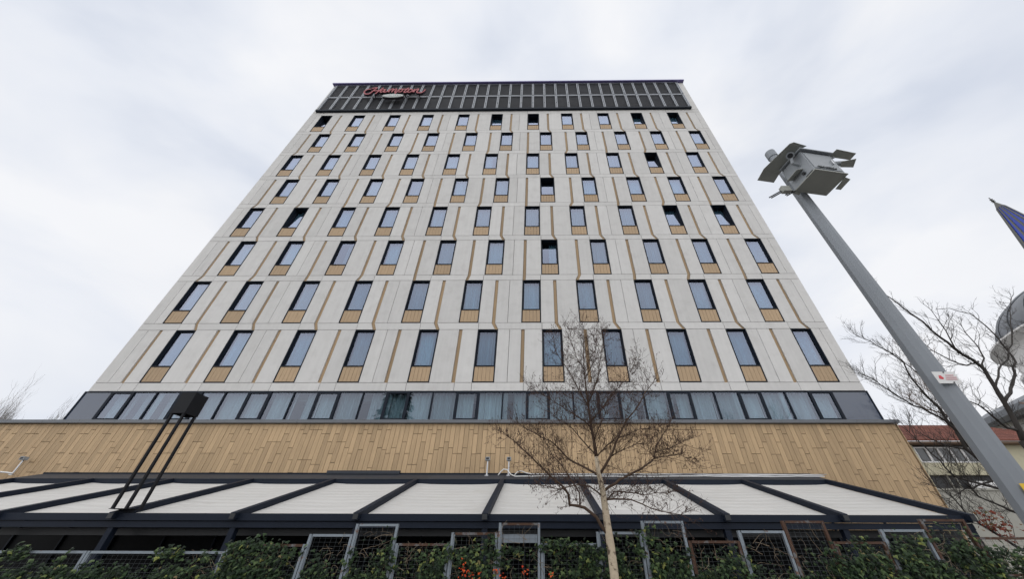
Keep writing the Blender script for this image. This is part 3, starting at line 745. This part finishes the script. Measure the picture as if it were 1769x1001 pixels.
BL = [
 ([(1048, 922), (1030, 894), (1010, 878), (984, 873), (982, 855), (974, 843), (950, 823), (910, 783), (868, 746)], YT, YT-.5, .030, .006),
 ([(1002, 873), (1001, 852), (988, 832), (972, 806), (956, 790), (942, 764), (934, 742)], YT-.08, YT+.3, .014, .004),
 ([(1034, 822), (1026, 817), (1006, 806), (984, 795), (960, 770), (926, 750), (896, 732)], YT, YT+.5, .024, .005),
 ([(1036, 820), (1045, 806), (1054, 790), (1068, 757), (1080, 730), (1098, 708), (1120, 672), (1132, 655)], YT, YT-.3, .026, .005),
 ([(1042, 850), (1052, 842), (1080, 825), (1106, 812), (1130, 793), (1134, 770), (1150, 745), (1158, 728)], YT, YT+.3, .026, .005),
 ([(1130, 793), (1150, 789), (1172, 785), (1194, 796)], YT+.15, YT+.3, .012, .004),
 ([(1132, 782), (1160, 774), (1190, 758)], YT+.17, YT+.6, .010, .003),
 ([(1045, 864), (1060, 863), (1090, 864), (1110, 872), (1140, 884), (1176, 890)], YT, YT-.6, .017, .004),
 ([(1045, 868), (1062, 850), (1086, 852), (1120, 855), (1160, 850)], YT, YT+.7, .013, .003),
 ([(1043, 860), (1020, 842), (1000, 838), (970, 846), (930, 838)], YT, YT-.6, .014, .004),
 ([(1022, 740), (1000, 722), (972, 704), (940, 684), (915, 672)], YT, YT-.4, .014, .004),
 ([(1016, 702), (1000, 676), (990, 655), (976, 632), (960, 606), (956, 585)], YT, YT+.35, .015, .003),
 ([(1014, 700), (1025, 676), (1034, 648), (1038, 612), (1044, 580)], YT, YT-.35, .013, .003),
 ([(1020, 730), (1040, 706), (1060, 680), (1086, 652), (1100, 618)], YT, YT+.5, .014, .003),
 ([(1010, 640), (996, 618), (986, 590), (984, 570)], YT, YT-.2, .009, .003),
 ([(1011, 655), (1026, 626), (1030, 596), (1034, 574)], YT, YT+.2, .009, .003),
 ([(1028, 785), (1010, 766), (990, 742), (968, 728), (950, 712)], YT, YT-.6, .014, .004),
 ([(1030, 792), (1048, 770), (1072, 756), (1106, 742), (1140, 738)], YT, YT+.6, .013, .003),
 ([(1054, 790), (1076, 778), (1100, 768), (1120, 764)], YT, YT-.4, .010, .003),
 ([(1026, 765), (1034, 740), (1046, 715), (1052, 690)], YT, YT-.5, .012, .003),
]
tw = MB(); ck = MB()
for px, y0, y1, r0, r1 in BL:
    Q, rr = limb(px, y0, y1, r0, r1); b = MB(); b.tube(Q, rr, 7, 0); b.build('branch', M_limb, birch, True)
    n = len(Q)
    for i in range(n):
        f = i/(n-1)
        if f < .22 and r0 > .02: continue
        for rep in range(4):
            if R.random() > .95: continue
            d = (Q[min(i+1, n-1)]-Q[max(i-1, 0)]).normalized(); side = Vector((R.gauss(0, 1), R.gauss(0, .9), R.gauss(.25, .8))).normalized()
            droop = .25 if (px[-1][1] > 830) else .04
            sprout(tw, ck, Q[i], d*.75+side*.95, R.uniform(.2, .62)*(1.05-.35*f), .0046, 2, .10, droop, .11, 3, .36)
for i in range(9, 15):
    for rep in range(12):
        p_ = TP[i].lerp(TP[min(i+1, 15)], R.random()); sprout(tw, ck, p_, Vector((R.gauss(0, .8), R.gauss(0, .8), 1.1)), R.uniform(.2, .5), .0045, 2, .1, .03, .13, 3, .3)
tag(tw.build('twigs', M_twig, birch), kind='stuff'); tag(ck.build('catkins', M_catk, birch), kind='stuff')
print('birch tris', sum(len(f)-2 for f in tw.f), sum(len(f)-2 for f in ck.f))

def bare(name, label, limbs, mm, twr, trunk=None, kids=3, ln=(.3, .8), prob=.6, up=.12, lev=2, group=None, sp=2):
    t = thing(name, label, 'tree', group); b = MB()
    if trunk: b.tube(trunk[0], trunk[1], 10); b.build('trunk', mm, t, True)
    tw = MB()
    for px, y0, y1, r0, r1 in limbs:
        Q, rr = limb(px, y0, y1, r0, r1, .015, .2); b = MB(); b.tube(Q, rr, 7); b.build('branch', mm, t, True); n = len(Q)
        for i in range(1, n):
            for rep in range(sp):
                if R.random() > prob: continue
                d = (Q[min(i+1, n-1)]-Q[i-1]).normalized(); side = Vector((R.gauss(0, 1), R.gauss(0, .8), R.gauss(.3, .7))).normalized()
                sprout(tw, None, Q[i], d*.9+side*.8, R.uniform(*ln)*(1.1-.5*i/n), twr, lev, up, 0, .13, kids)
    tag(tw.build('twigs', mm, t), kind='stuff'); return t
y1_ = -6.5
tr = at(1768, 762, y1_)
bare('bare_tree', 'bare dark-limbed tree with stubby buds, right of the camera pole before the domed building',
 [([(1768, 762), (1750, 722), (1735, 696), (1718, 668), (1700, 638), (1680, 622), (1649, 603), (1610, 572), (1594, 556), (1561, 533), (1526, 507)], y1_, y1_-.8, .06, .010),
  ([(1735, 696), (1746, 679), (1754, 648), (1755, 627), (1743, 609), (1715, 575), (1690, 553), (1678, 543), (1640, 533), (1616, 535)], y1_, y1_+.6, .042, .008),
  ([(1720, 668), (1725, 652), (1729, 632), (1742, 621), (1748, 580), (1746, 547), (1746, 518)], y1_, y1_+.3, .026, .008),
  ([(1660, 610), (1649, 601), (1634, 572), (1622, 555), (1612, 541)], y1_-.5, y1_-.9, .022, .006),
  ([(1700, 638), (1690, 600), (1672, 580), (1660, 560)], y1_-.3, y1_+.2, .022, .006),
  ([(1768, 762), (1790, 700), (1800, 640), (1790, 580), (1770, 560)], y1_, y1_+.5, .045, .01),
  ([(1760, 745), (1740, 740), (1715, 720), (1690, 700), (1660, 690)], y1_, y1_-.6, .04, .008),
  ([(1690, 625), (1670, 632), (1640, 622), (1610, 606), (1590, 598)], y1_-.3, y1_-1.0, .025, .006)],
 M_bark, .0075, ([Vector((tr.x+.5, y1_, 0)), Vector((tr.x+.3, y1_, tr.z*.5)), tr], [.2, .16, .1]), 3, (.3, .85), .62)
y2_ = -4.2; tr = at(1740, 850, y2_)
bare('bare_tree', 'fine-twigged brownish bare tree left of the camera pole, over the red-roofed house',
 [([(1740, 850), (1710, 809), (1669, 777), (1648, 740), (1623, 706), (1598, 682), (1568, 643), (1561, 627), (1530, 605), (1504, 590), (1480, 581)], y2_, y2_-.9, .06, .007),
  ([(1648, 735), (1625, 680), (1600, 657), (1574, 636), (1545, 612), (1520, 600)], y2_-.3, y2_+.5, .04, .008),
  ([(1690, 792), (1655, 745), (1621, 720), (1579, 702), (1544, 680), (1513, 658), (1484, 642)], y2_-.1, y2_-1.2, .045, .006),
  ([(1734, 846), (1675, 832), (1649, 824), (1624, 796), (1596, 770), (1557, 737)], y2_, y2_-.6, .04, .007),
  ([(1767, 891), (1734, 877), (1690, 858), (1660, 830), (1630, 812)], y2_+.2, y2_-.5, .04, .007),
  ([(1770, 953), (1720, 922), (1672, 891), (1641, 855), (1618, 838)], y2_+.3, y2_-.6, .04, .007),
  ([(1700, 800), (1690, 770), (1660, 700), (1640, 660), (1610, 620)], y2_, y2_+.3, .05, .006),
  ([(1669, 777), (1640, 772), (1610, 760), (1580, 742)], y2_, y2_+.2, .03, .006),
  ([(1720, 830), (1700, 836), (1660, 850), (1640, 862)], y2_, y2_-.3, .03, .006)],
 M_bark, .0075, ([Vector((tr.x+.5, y2_, 0)), Vector((tr.x+.25, y2_, tr.z*.6)), tr], [.2, .15, .1]), 4, (.4, 1.15), .85)
y3_ = -1.5; tr = at(1700, 800, y3_)
bare('bare_tree', 'slender orange-brown bare tree seen along the left edge of the camera pole',
 [([(1700, 800), (1670, 752), (1640, 710), (1610, 668), (1590, 640), (1572, 612)], y3_, y3_+.2, .09, .012), ([(1640, 710), (1620, 672), (1614, 640), (1600, 610)], y3_, y3_+.6, .05, .01), ([(1655, 730), (1632, 716), (1600, 708), (1570, 690)], y3_, y3_-.5, .04, .01)],
 M_bark2, .009, ([Vector((tr.x+.3, y3_, 0)), tr], [.2, .1]), 4, (.5, 1.3), .8)
# far trees behind the podium, left
FAR = []
for i, (x, h) in enumerate(((-62, 13.2), (-57.2, 12.8), (-53.5, 13.4), (-50.2, 12.6), (-47.5, 11.2))):
    lab = ['bare tree behind the plank-clad podium, at the left edge of the photo', 'bare tree behind the podium, second from the left edge', 'tallest bare tree behind the podium at left', 'bare tree behind the podium, second from the tower corner', 'shortest bare tree behind the podium, beside the tower corner'][i]
    t = thing('bare_tree', lab, 'tree', 'far bare trees behind the podium', (x, 20+R.uniform(-1.5, 1.5), 0))
    b = MB(); b.tube([(0, 0, 0), (.1, .1, h*.3), (.0, .1, h*.55)], [.25, .18, .12], 8); b.build('trunk', M_fartwig, t, True)
    tw = MB()
    for k in range(22):
        p_ = Vector((R.gauss(0, .25), R.gauss(0, .25), h*R.uniform(.3, .6))); sprout(tw, None, p_, Vector((R.gauss(0, .36), R.gauss(0, .36), 1)), (h-p_.z)*R.uniform(.5, .85), .022, 3, .16, 0, .06, 3)
    tag(tw.build('twigs', M_fartwig, t), kind='stuff')

# ------------------------------------------------------------------ black lamp with legs
lc = at(211, 893, -5.05); lc.z = 3.245; lamp = thing('terrace_lamp', 'black lantern on three slender legs, standing over the left part of the canopy', 'lamp', None, lc); lamp.rotation_euler = (0, 0, math.radians(-2))
h = .185
dl = ray(317, 716); zb = CAM.z+dl.z*((lc.y-.12-CAM.y)/dl.y)-lc.z
MB().box(-h-.05, h+.05, -h-.05, h+.05, -.012, .0).build('base_plate', M_lamp, lamp)
for sx, sy in ((-1, -1), (1, -1), (1, 1)):
    MB().box(sx*h-.03, sx*h+.03, sy*h-.03, sy*h+.03, .001, zb+.03).build('leg', M_lamp, lamp)
b = MB(); z0, z1 = zb, zb+.62; k = h+.045
b.box(-k, k, -k, -k+.012, z0, z1); b.box(-k, k, k-.012, k, z0, z1); b.box(-k, -k+.012, -k+.012, k-.012, z0, z1); b.box(k-.012, k, -k+.012, k-.012, z0, z1); b.box(-k+.012, k-.012, -k+.012, k-.012, z1-.02, z1-.002)
b.build('lantern_box', M_lamp, lamp)
MB().box(-.12, .12, -.12, .12, z1-.12, z1-.021).build('lamp_unit', M_dark, lamp)

# ------------------------------------------------------------------ camera pole
PB = Vector((3.73, -12.42, 0)); pole = thing('camera_pole', 'tall grey tapered steel pole carrying a camera cabinet, on the right', 'pole', None, PB)
b = MB(); b.tube([(0, 0, 0), (0, 0, 3.6), (0, 0, 6.4), (0, 0, 7.42)], [.118, .094, .072, .064], 10); b.build('shaft', M_pole, pole)
b = MB(); b.tube([(0, 0, 7.42), (0, 0, 7.56)], .072, 14); b.build('top_cap', M_pole, pole)
def wp(nm, b, mm, par=pole):                   # builds in world coordinates, parented to the pole
    o = b.build(nm, mm, par); o.matrix_parent_inverse = Matrix.Translation(-PB); return o
ZB0, ZB1 = 6.43, 6.86
A = Vector((3.525, -12.535, ZB0)); ea = Vector((.988, .155, 0)); eb = Vector((-.155, .988, 0)); B0 = Vector((3.612, -12.87, ZB0))
A = B0+eb*.335; LA, LB = .46, .335; UZ = Vector((0, 0, 1)); HB = ZB1-ZB0
def P3(a, b_, z): return B0+ea*a+eb*b_+UZ*z
b = MB(); b.hexa([P3(0, 0, .012), P3(LA, 0, .012), P3(LA, LB, .012), P3(0, LB, .012), P3(0, 0, HB), P3(LA, 0, HB), P3(LA, LB, HB), P3(0, LB, HB)])
cab = wp('cabinet', b, M_box)
b = MB(); b.hexa([P3(-.01, -.012, -.004), P3(LA+.02, -.012, -.004), P3(LA+.02, LB+.01, -.004), P3(-.01, LB+.01, -.004), P3(-.01, -.012, .01), P3(LA+.02, -.012, .01), P3(LA+.02, LB+.01, .01), P3(-.01, LB+.01, .01)]); wp('base_plate', b, M_plate)
b = MB(); b.hexa([P3(-.03, -.045, HB), P3(LA+.02, -.045, HB), P3(LA+.02, LB, HB+.03), P3(-.03, LB, HB+.03), P3(-.03, -.045, HB+.016), P3(LA+.02, -.045, HB+.016), P3(LA+.02, LB, HB+.046), P3(-.03, LB, HB+.046)]); wp('cabinet_lid', b, M_box)
b = MB(); b.hexa([P3(.025, -.008, .05), P3(LA-.025, -.008, .05), P3(LA-.025, -.001, .05), P3(.025, -.001, .05), P3(.025, -.008, HB-.03), P3(LA-.025, -.008, HB-.03), P3(LA-.025, -.001, HB-.03), P3(.025, -.001, HB-.03)]); wp('door', b, M_box)
b = MB(); b.hexa([P3(LA-.11, -.03, .18), P3(LA-.09, -.03, .18), P3(LA-.09, -.008, .18), P3(LA-.11, -.008, .18), P3(LA-.11, -.03, .26), P3(LA-.09, -.03, .26), P3(LA-.09, -.008, .26), P3(LA-.11, -.008, .26)]); wp('handle', b, M_silver)
me = text_mesh('MB-C-1MBLC-4', .042, M_grey); o = link('lettering', me, pole); o.matrix_parent_inverse = Matrix.Translation(-PB)
o.matrix_world = Matrix.Translation(P3(LA*.5-.02, -.0115, .075)) @ Matrix.Rotation(math.atan2(ea.y, ea.x), 4, 'Z') @ Matrix.Rotation(math.pi/2, 4, 'X')
# left: wide folded sun plate with a camera under it
def plate(nm, pts, mm=M_plate, t=.006):
    b = MB(); b.slab(pts, (0, 0, t)); return fixn(wp(nm, b, mm))
zl = HB-.01
plate('sun_plate', [P3(.05, .0, .50), P3(.04, .40, .50), P3(-.227, .37, .52), P3(-.14, -.039, .52)])
plate('sun_plate', [P3(.05, .0, .50), P3(-.14, -.039, .52), P3(-.11, -.075, .505), P3(.09, -.058, .49)])
plate('sun_plate', [P3(.04, .40, .50), P3(-.227, .37, .52), P3(-.225, .54, .48), P3(.03, .53, .46)])
b = MB(); b.tube([P3(.02, .1, HB), P3(.02, .1, .51)], .014, 6); b.tube([P3(.02, .3, HB), P3(.02, .3, .51)], .014, 6); wp('plate_bracket', b, M_box)
c0 = atz(1365, 269, 6.84); dv = (CAM-c0).normalized()
b = MB(); b.tube([c0-dv*.06, c0, c0+dv*.03], [.036, .046, .05], 16); b.tube([c0+dv*.0301, c0+dv*.033], .033, 16, 1)
cm_ = fixn(wp('camera', b, [M_box, M_dark]))
a0, a1 = atz(1369, 283, 6.72), P3(-.002, .11, .27)
b = MB(); b.tube([c0-dv*.02-UZ*.03, a0, a0.lerp(a1, .3), a1], [.018, .02, .021, .021], 10); b.tube([a1-ea*.004, a1+ea*.001], .038, 12); wp('camera_arm', b, M_box)
plate('camera_hood', [P3(0, .10, .17), P3(0, .29, .17), P3(-.10, .30, .14), P3(-.10, .11, .14)])
b = MB(); b.tube([P3(-.002, .12, .09), P3(-.02, .12, .09)], .022, 10); wp('cable_gland', b, M_dark)
b = MB(); b.hexa([P3(-.003, .02, .02), P3(-.001, .02, .02), P3(-.001, .13, .02), P3(-.003, .13, .02), P3(-.003, .02, .035), P3(-.001, .02, .035), P3(-.001, .13, .035), P3(-.003, .13, .035)]); wp('vent_slot', b, M_dark)
# right plates
plate('sun_plate', [P3(.49, .03, HB+.03), P3(.52, -.085, HB+.04), P3(.837, -.07, HB+.04), P3(.833, .03, HB+.03)])
plate('sun_plate', [P3(.585, .0, .32), P3(.747, -.067, .32), P3(.80, .046, .30), P3(.62, .07, .30)])
b = MB(); b.tube([P3(LA-.01, .08, HB-.02), P3(.56, .02, HB+.02)], .016, 6); wp('plate_bracket', b, M_box)
b = MB(); b.tube([P3(LA-.01, .10, .34), P3(LA+.10, .06, .35), P3(LA+.22, .03, .345)], .036, 12); wp('camera', b, M_box)
plate('under_plate', [P3(LA+.0, .03, -.02), P3(LA+.10, .05, -.02), P3(LA+.08, .2, -.05), P3(LA+.0, .2, -.05)])
# antenna bracket and prongs
b = MB(); q0 = P3(-.16, .34, .0)
b.box(q0.x-.05, q0.x+.06, q0.y-.03, q0.y+.03, ZB0-.05, ZB0+.05); b.tube([q0+ea*.05, P3(.08, .37, 0)], .02, 8); wp('antenna_bracket', b, M_plate)
for i, (dx, l_) in enumerate(((-.06, .16), (-.02, .17), (.10, .1), (.14, .12))):
    b = MB(); s_ = q0+Vector((dx, .0, -.02)); b.tube([s_, s_+Vector((-.5, .35, -.12)).normalized()*l_], .009, 6); wp('antenna', b, M_dark)
# plates on the shaft
b = MB(); c0 = at(1635, 653, PB.y-.115)
b.box(-.1, .1, -.004, .0, -.055, .055)
sg = wp('notice_plate', b, M_white); sg['label'] = 'small white notice plate with a red emblem'; sg.matrix_world = Matrix.Translation(c0)
b = MB(); b.quadbox([(-.075, -.01), (-.045, -.018), (-.032, -.005), (-.045, .018), (-.062, .02)], -.0065, -.0045); o = b.build('emblem', M_signred, sg)
b = MB()
for z, x0, x1 in ((.02, .0, .07), (.0, -.01, .085), (-.018, -.02, .08)): b.box(x0, x1, -.0065, -.0045, z-.004, z+.004)
b.build('print_lines', M_signpink, sg)
b = MB()
for x, z in ((0, .048), (.03, -.047)): b.tube([(x, -.004, z), (x, -.009, z)], .006, 8)
b.build('bolt', M_dark, sg)
c1 = at(1782, 844, PB.y-.11); b = MB(); b.box(-.07, .07, -.003, 0, -.06, .03); ys = wp('warning_sticker', b, M_yellow); ys.matrix_world = Matrix.Translation(c1); ys['label'] = 'yellow warning sticker'
bpy.data.objects.remove(to)

# ------------------------------------------------------------------ house with red roof
hs = thing('house', 'cream house with red tiled roof, partly hidden behind the bare trees at right', 'house', None, (0, 0, 0))
HY = 5.0
b = MB(); b.box(17, 30, HY+.3, HY+9, 0, 7.1); b.box(17, 30, HY, HY+.3, 0, 4.95); b.box(17, 30, HY, HY+.3, 5.58, 6.16); b.box(17, 20.66, HY, HY+.3, 6.16, 7.1); b.box(17, 20.6, HY, HY+.3, 4.95, 5.58)
b.box(23.9, 30, HY, HY+.3, 6.16, 7.1); b.box(26, 30, HY, HY+.3, 4.95, 5.58); b.build('wall', M_wallc, hs)
b = MB(); b.box(17, 30, HY-.05, HY-.001, 0, 4.86); b.build('lower_wall', M_wallg, hs)
b = MB(); b.box(17, 30, HY-.12, HY-.06, 4.86, 4.95); b.box(17, 30, HY-.1, HY-.051, 3.98, 4.05); b.build('ledge', M_wallg, hs)
b = MB(); b.box(16.8, 30.2, HY-.45, HY+.3, 7.05, 7.14); b.build('eave', M_wood, hs)
rf = MB(); rf.hexa([(16.8, HY-.5, 7.15), (30.2, HY-.5, 7.15), (30.2, HY+4.6, 9.3), (16.8, HY+4.6, 9.3), (16.8, HY-.5, 7.19), (30.2, HY-.5, 7.19), (30.2, HY+4.6, 9.34), (16.8, HY+4.6, 9.34)])
roof = rf.build('roof', M_tile, hs); tl = MB()
for i in range(16):
    for j in range(44):
        y0 = HY-.55+.31*i; z0 = 7.19+(y0-HY+.5)*.4216; x0 = 16.85+.3*j
        tl.hexa([(x0, y0, z0+.01), (x0+.28, y0, z0+.01), (x0+.28, y0+.32, z0+.137), (x0, y0+.32, z0+.137), (x0+.05, y0, z0+.085), (x0+.23, y0, z0+.085), (x0+.23, y0+.32, z0+.185), (x0+.05, y0+.32, z0+.185)])
tag(tl.build('roof_tiles', M_tile, roof), kind='stuff')
for i in range(5):
    x0 = 20.68+i*.64; w = MB()
    for a, c_, z0, z1 in ((0, .06, 0, .78), (.58, .64, 0, .78), (.06, .58, .72, .78), (.06, .58, 0, .06)): w.box(x0+a, x0+c_-.004, HY+.02, HY+.12, 6.17+z0, 6.17+z1)
    o = w.build('window', M_wframe, hs); MB().box(x0+.06, x0+.578, HY+.07, HY+.08, 6.23, 6.89).build('pane', M_paneD, o)
MB().box(20.66, 23.89, HY+.13, HY+.29, 6.161, 7.09).build('window_recess', M_dark, hs)
b = MB(); b.box(20.6, 26, HY+.26, HY+.295, 4.951, 5.579); b.build('balcony_recess', M_dark, hs)
b = MB(); b.box(22.5, 25.9, HY+.05, HY+.08, 4.96, 5.3); b.build('balcony_screen', M_wframe, hs)
b = MB(); b.box(21.6, 21.66, HY+.1, HY+.16, 4.951, 5.579); b.box(22.0, 22.05, HY+.1, HY+.16, 4.951, 5.579); b.build('balcony_post', M_wallg, hs)
# second house farther right
h2 = thing('house', 'pale yellowish house with brown roof glimpsed right of the camera pole', 'house')
q0 = at(1700, 742, 4.0); q1 = at(1740, 705, 6.5)
b = MB(); b.box(31, 43, 2.5, 9, 0, q0.z); b.build('wall', M_wallc, h2)
b = MB(); b.hexa([(30.6, 2.1, q0.z), (43.4, 2.1, q0.z), (43.4, 6.5, q0.z+2.2), (30.6, 6.5, q0.z+2.2), (30.6, 2.1, q0.z+.1), (43.4, 2.1, q0.z+.1), (43.4, 6.5, q0.z+2.3), (30.6, 6.5, q0.z+2.3)]); b.build('roof', M_tile2, h2)
for i in range(5):
    w = MB(); x0 = 31.6+i*2.3; w.box(x0, x0+1.2, 2.43, 2.499, q0.z-2.2, q0.z-.7); o = w.build('window', M_wframe, h2); MB().box(x0+.1, x0+1.1, 2.42, 2.429, q0.z-2.1, q0.z-.8).build('pane', M_paneD, o)

# ------------------------------------------------------------------ mosque
mq = thing('domed_mosque', 'pale mosque with a ribbed grey lead dome at the right edge', 'mosque')
cx, cy = 57.3, 10.1
prof = [(10.9*math.cos(a), 19.7+5.6*math.sin(a)) for a in [math.pi/2*i/16 for i in range(17)]]
b = MB(); b.lathe(cx, cy, prof, 56); b.build('dome', M_lead, mq, True)
b = MB()
for i in range(28):
    w = 2*math.pi*i/28; b.tube([(cx+(r_+.03)*math.cos(w), cy+(r_+.03)*math.sin(w), z) for r_, z in prof[:-1]], .15, 4)
tag(b.build('dome_ribs', M_lead, mq), kind='stuff')
b = MB(); b.lathe(cx, cy, [(10.85, 19.8), (12.1, 19.3), (12.12, 19.15), (11.2, 18.7), (11.05, 18.4), (11.05, 16.6), (11.5, 16.45), (11.5, 16.2), (11.2, 15.9), (11.2, 13.8)], 56); b.build('drum', M_stone, mq)
b = MB(); b.lathe(cx, cy, [(11.6, 13.8), (15.5, 13.6), (17, 12.8), (17, 12.3), (16, 12.2)], 8); b.build('lower_roof', M_lead, mq)
b = MB(); b.box(cx-11, cx+12, cy-9, cy+12, 0, 12.4); b.build('hall', M_stone, mq)
for i in range(14):
    w = 2*math.pi*(i+.5)/14; q = Vector((cx+11.22*math.cos(w), cy+11.22*math.sin(w), 15.1)); o = MB().box(-.5, .5, -.06, .06, -1.1, 1.1).build('window', M_paneD, mq); o.location = q; o.rotation_euler = (0, 0, w+math.pi/2)
mn = thing('minaret', 'minaret spire with blue panels between grey ribs, at the right edge', 'minaret')
mx_, my_ = 72.05, 20.0
b = MB(); n = 12
for i in range(n):
    a0, a1 = 2*math.pi*(i+.12)/n, 2*math.pi*(i+.88)/n
    def q(r_, a, z): return (mx_+r_*math.cos(a), my_+r_*math.sin(a), z)
    b.v += [q(.42, a0, 44.9), q(.42, a1, 44.9), q(2.0, a1, 35.5), q(2.0, a0, 35.5)]; k = len(b.v); b.f.append((k-4, k-3, k-2, k-1)); b.m.append(0)
b.build('blue_panels', M_blue, mn)
b = MB(); b.lathe(mx_, my_, [(.06, 46.2), (.45, 45.0), (.46, 44.85), (.36, 44.8), (1.92, 35.5), (1.7, 35.4), (1.7, 0)], n)
for i in range(n):
    w = 2*math.pi*i/n; b.tube([(mx_+.44*math.cos(w), my_+.44*math.sin(w), 44.9), (mx_+2.04*math.cos(w), my_+2.04*math.sin(w), 35.5)], [.09, .17], 4)
b.build('spire', M_rib, mn)
b = MB(); b.lathe(mx_, my_, [(.0, 47.3), (.08, 47.1), (.05, 46.9), (.2, 46.75), (.05, 46.6), (.22, 46.45), (.06, 46.3), (.2, 46.2), (.05, 46.1)], 10); b.build('finial', M_rib, mn)

# ------------------------------------------------------------------ conifer across the road (mirrored in the strip windows)
cf = thing('conifer_tree', 'dark conifer whose reflection shows in the strip of windows left of the middle', 'tree', None, (-23.5, -41, 0))
b = MB(); b.tube([(0, 0, 0), (0, 0, 13), (0, 0, 27.5)], [.4, .28, .04], 8); b.build('trunk', M_bark, cf, True)
V = []; F = []
for i in range(2600):
    z = 3+24.4*R.random()**.8; rr_ = (28-z)*.26*(.35+.65*R.random()); a = R.uniform(0, 6.283); k = len(V)
    c_ = Vector((rr_*math.cos(a), rr_*math.sin(a), z-rr_*.25)); d = Vector((math.cos(a), math.sin(a), -.35)); t_ = Vector((-math.sin(a), math.cos(a), 0)); l_ = R.uniform(.5, 1.1)
    V += [tuple(c_), tuple(c_+d*l_+t_*.34*l_), tuple(c_+d*l_*1.5), tuple(c_+d*l_-t_*.34*l_)]; F.append((k, k+1, k+2, k+3))
me = bpy.data.meshes.new('crown'); me.from_pydata(V, [], F); me.materials.append(M_hedge); link('crown', me, cf)
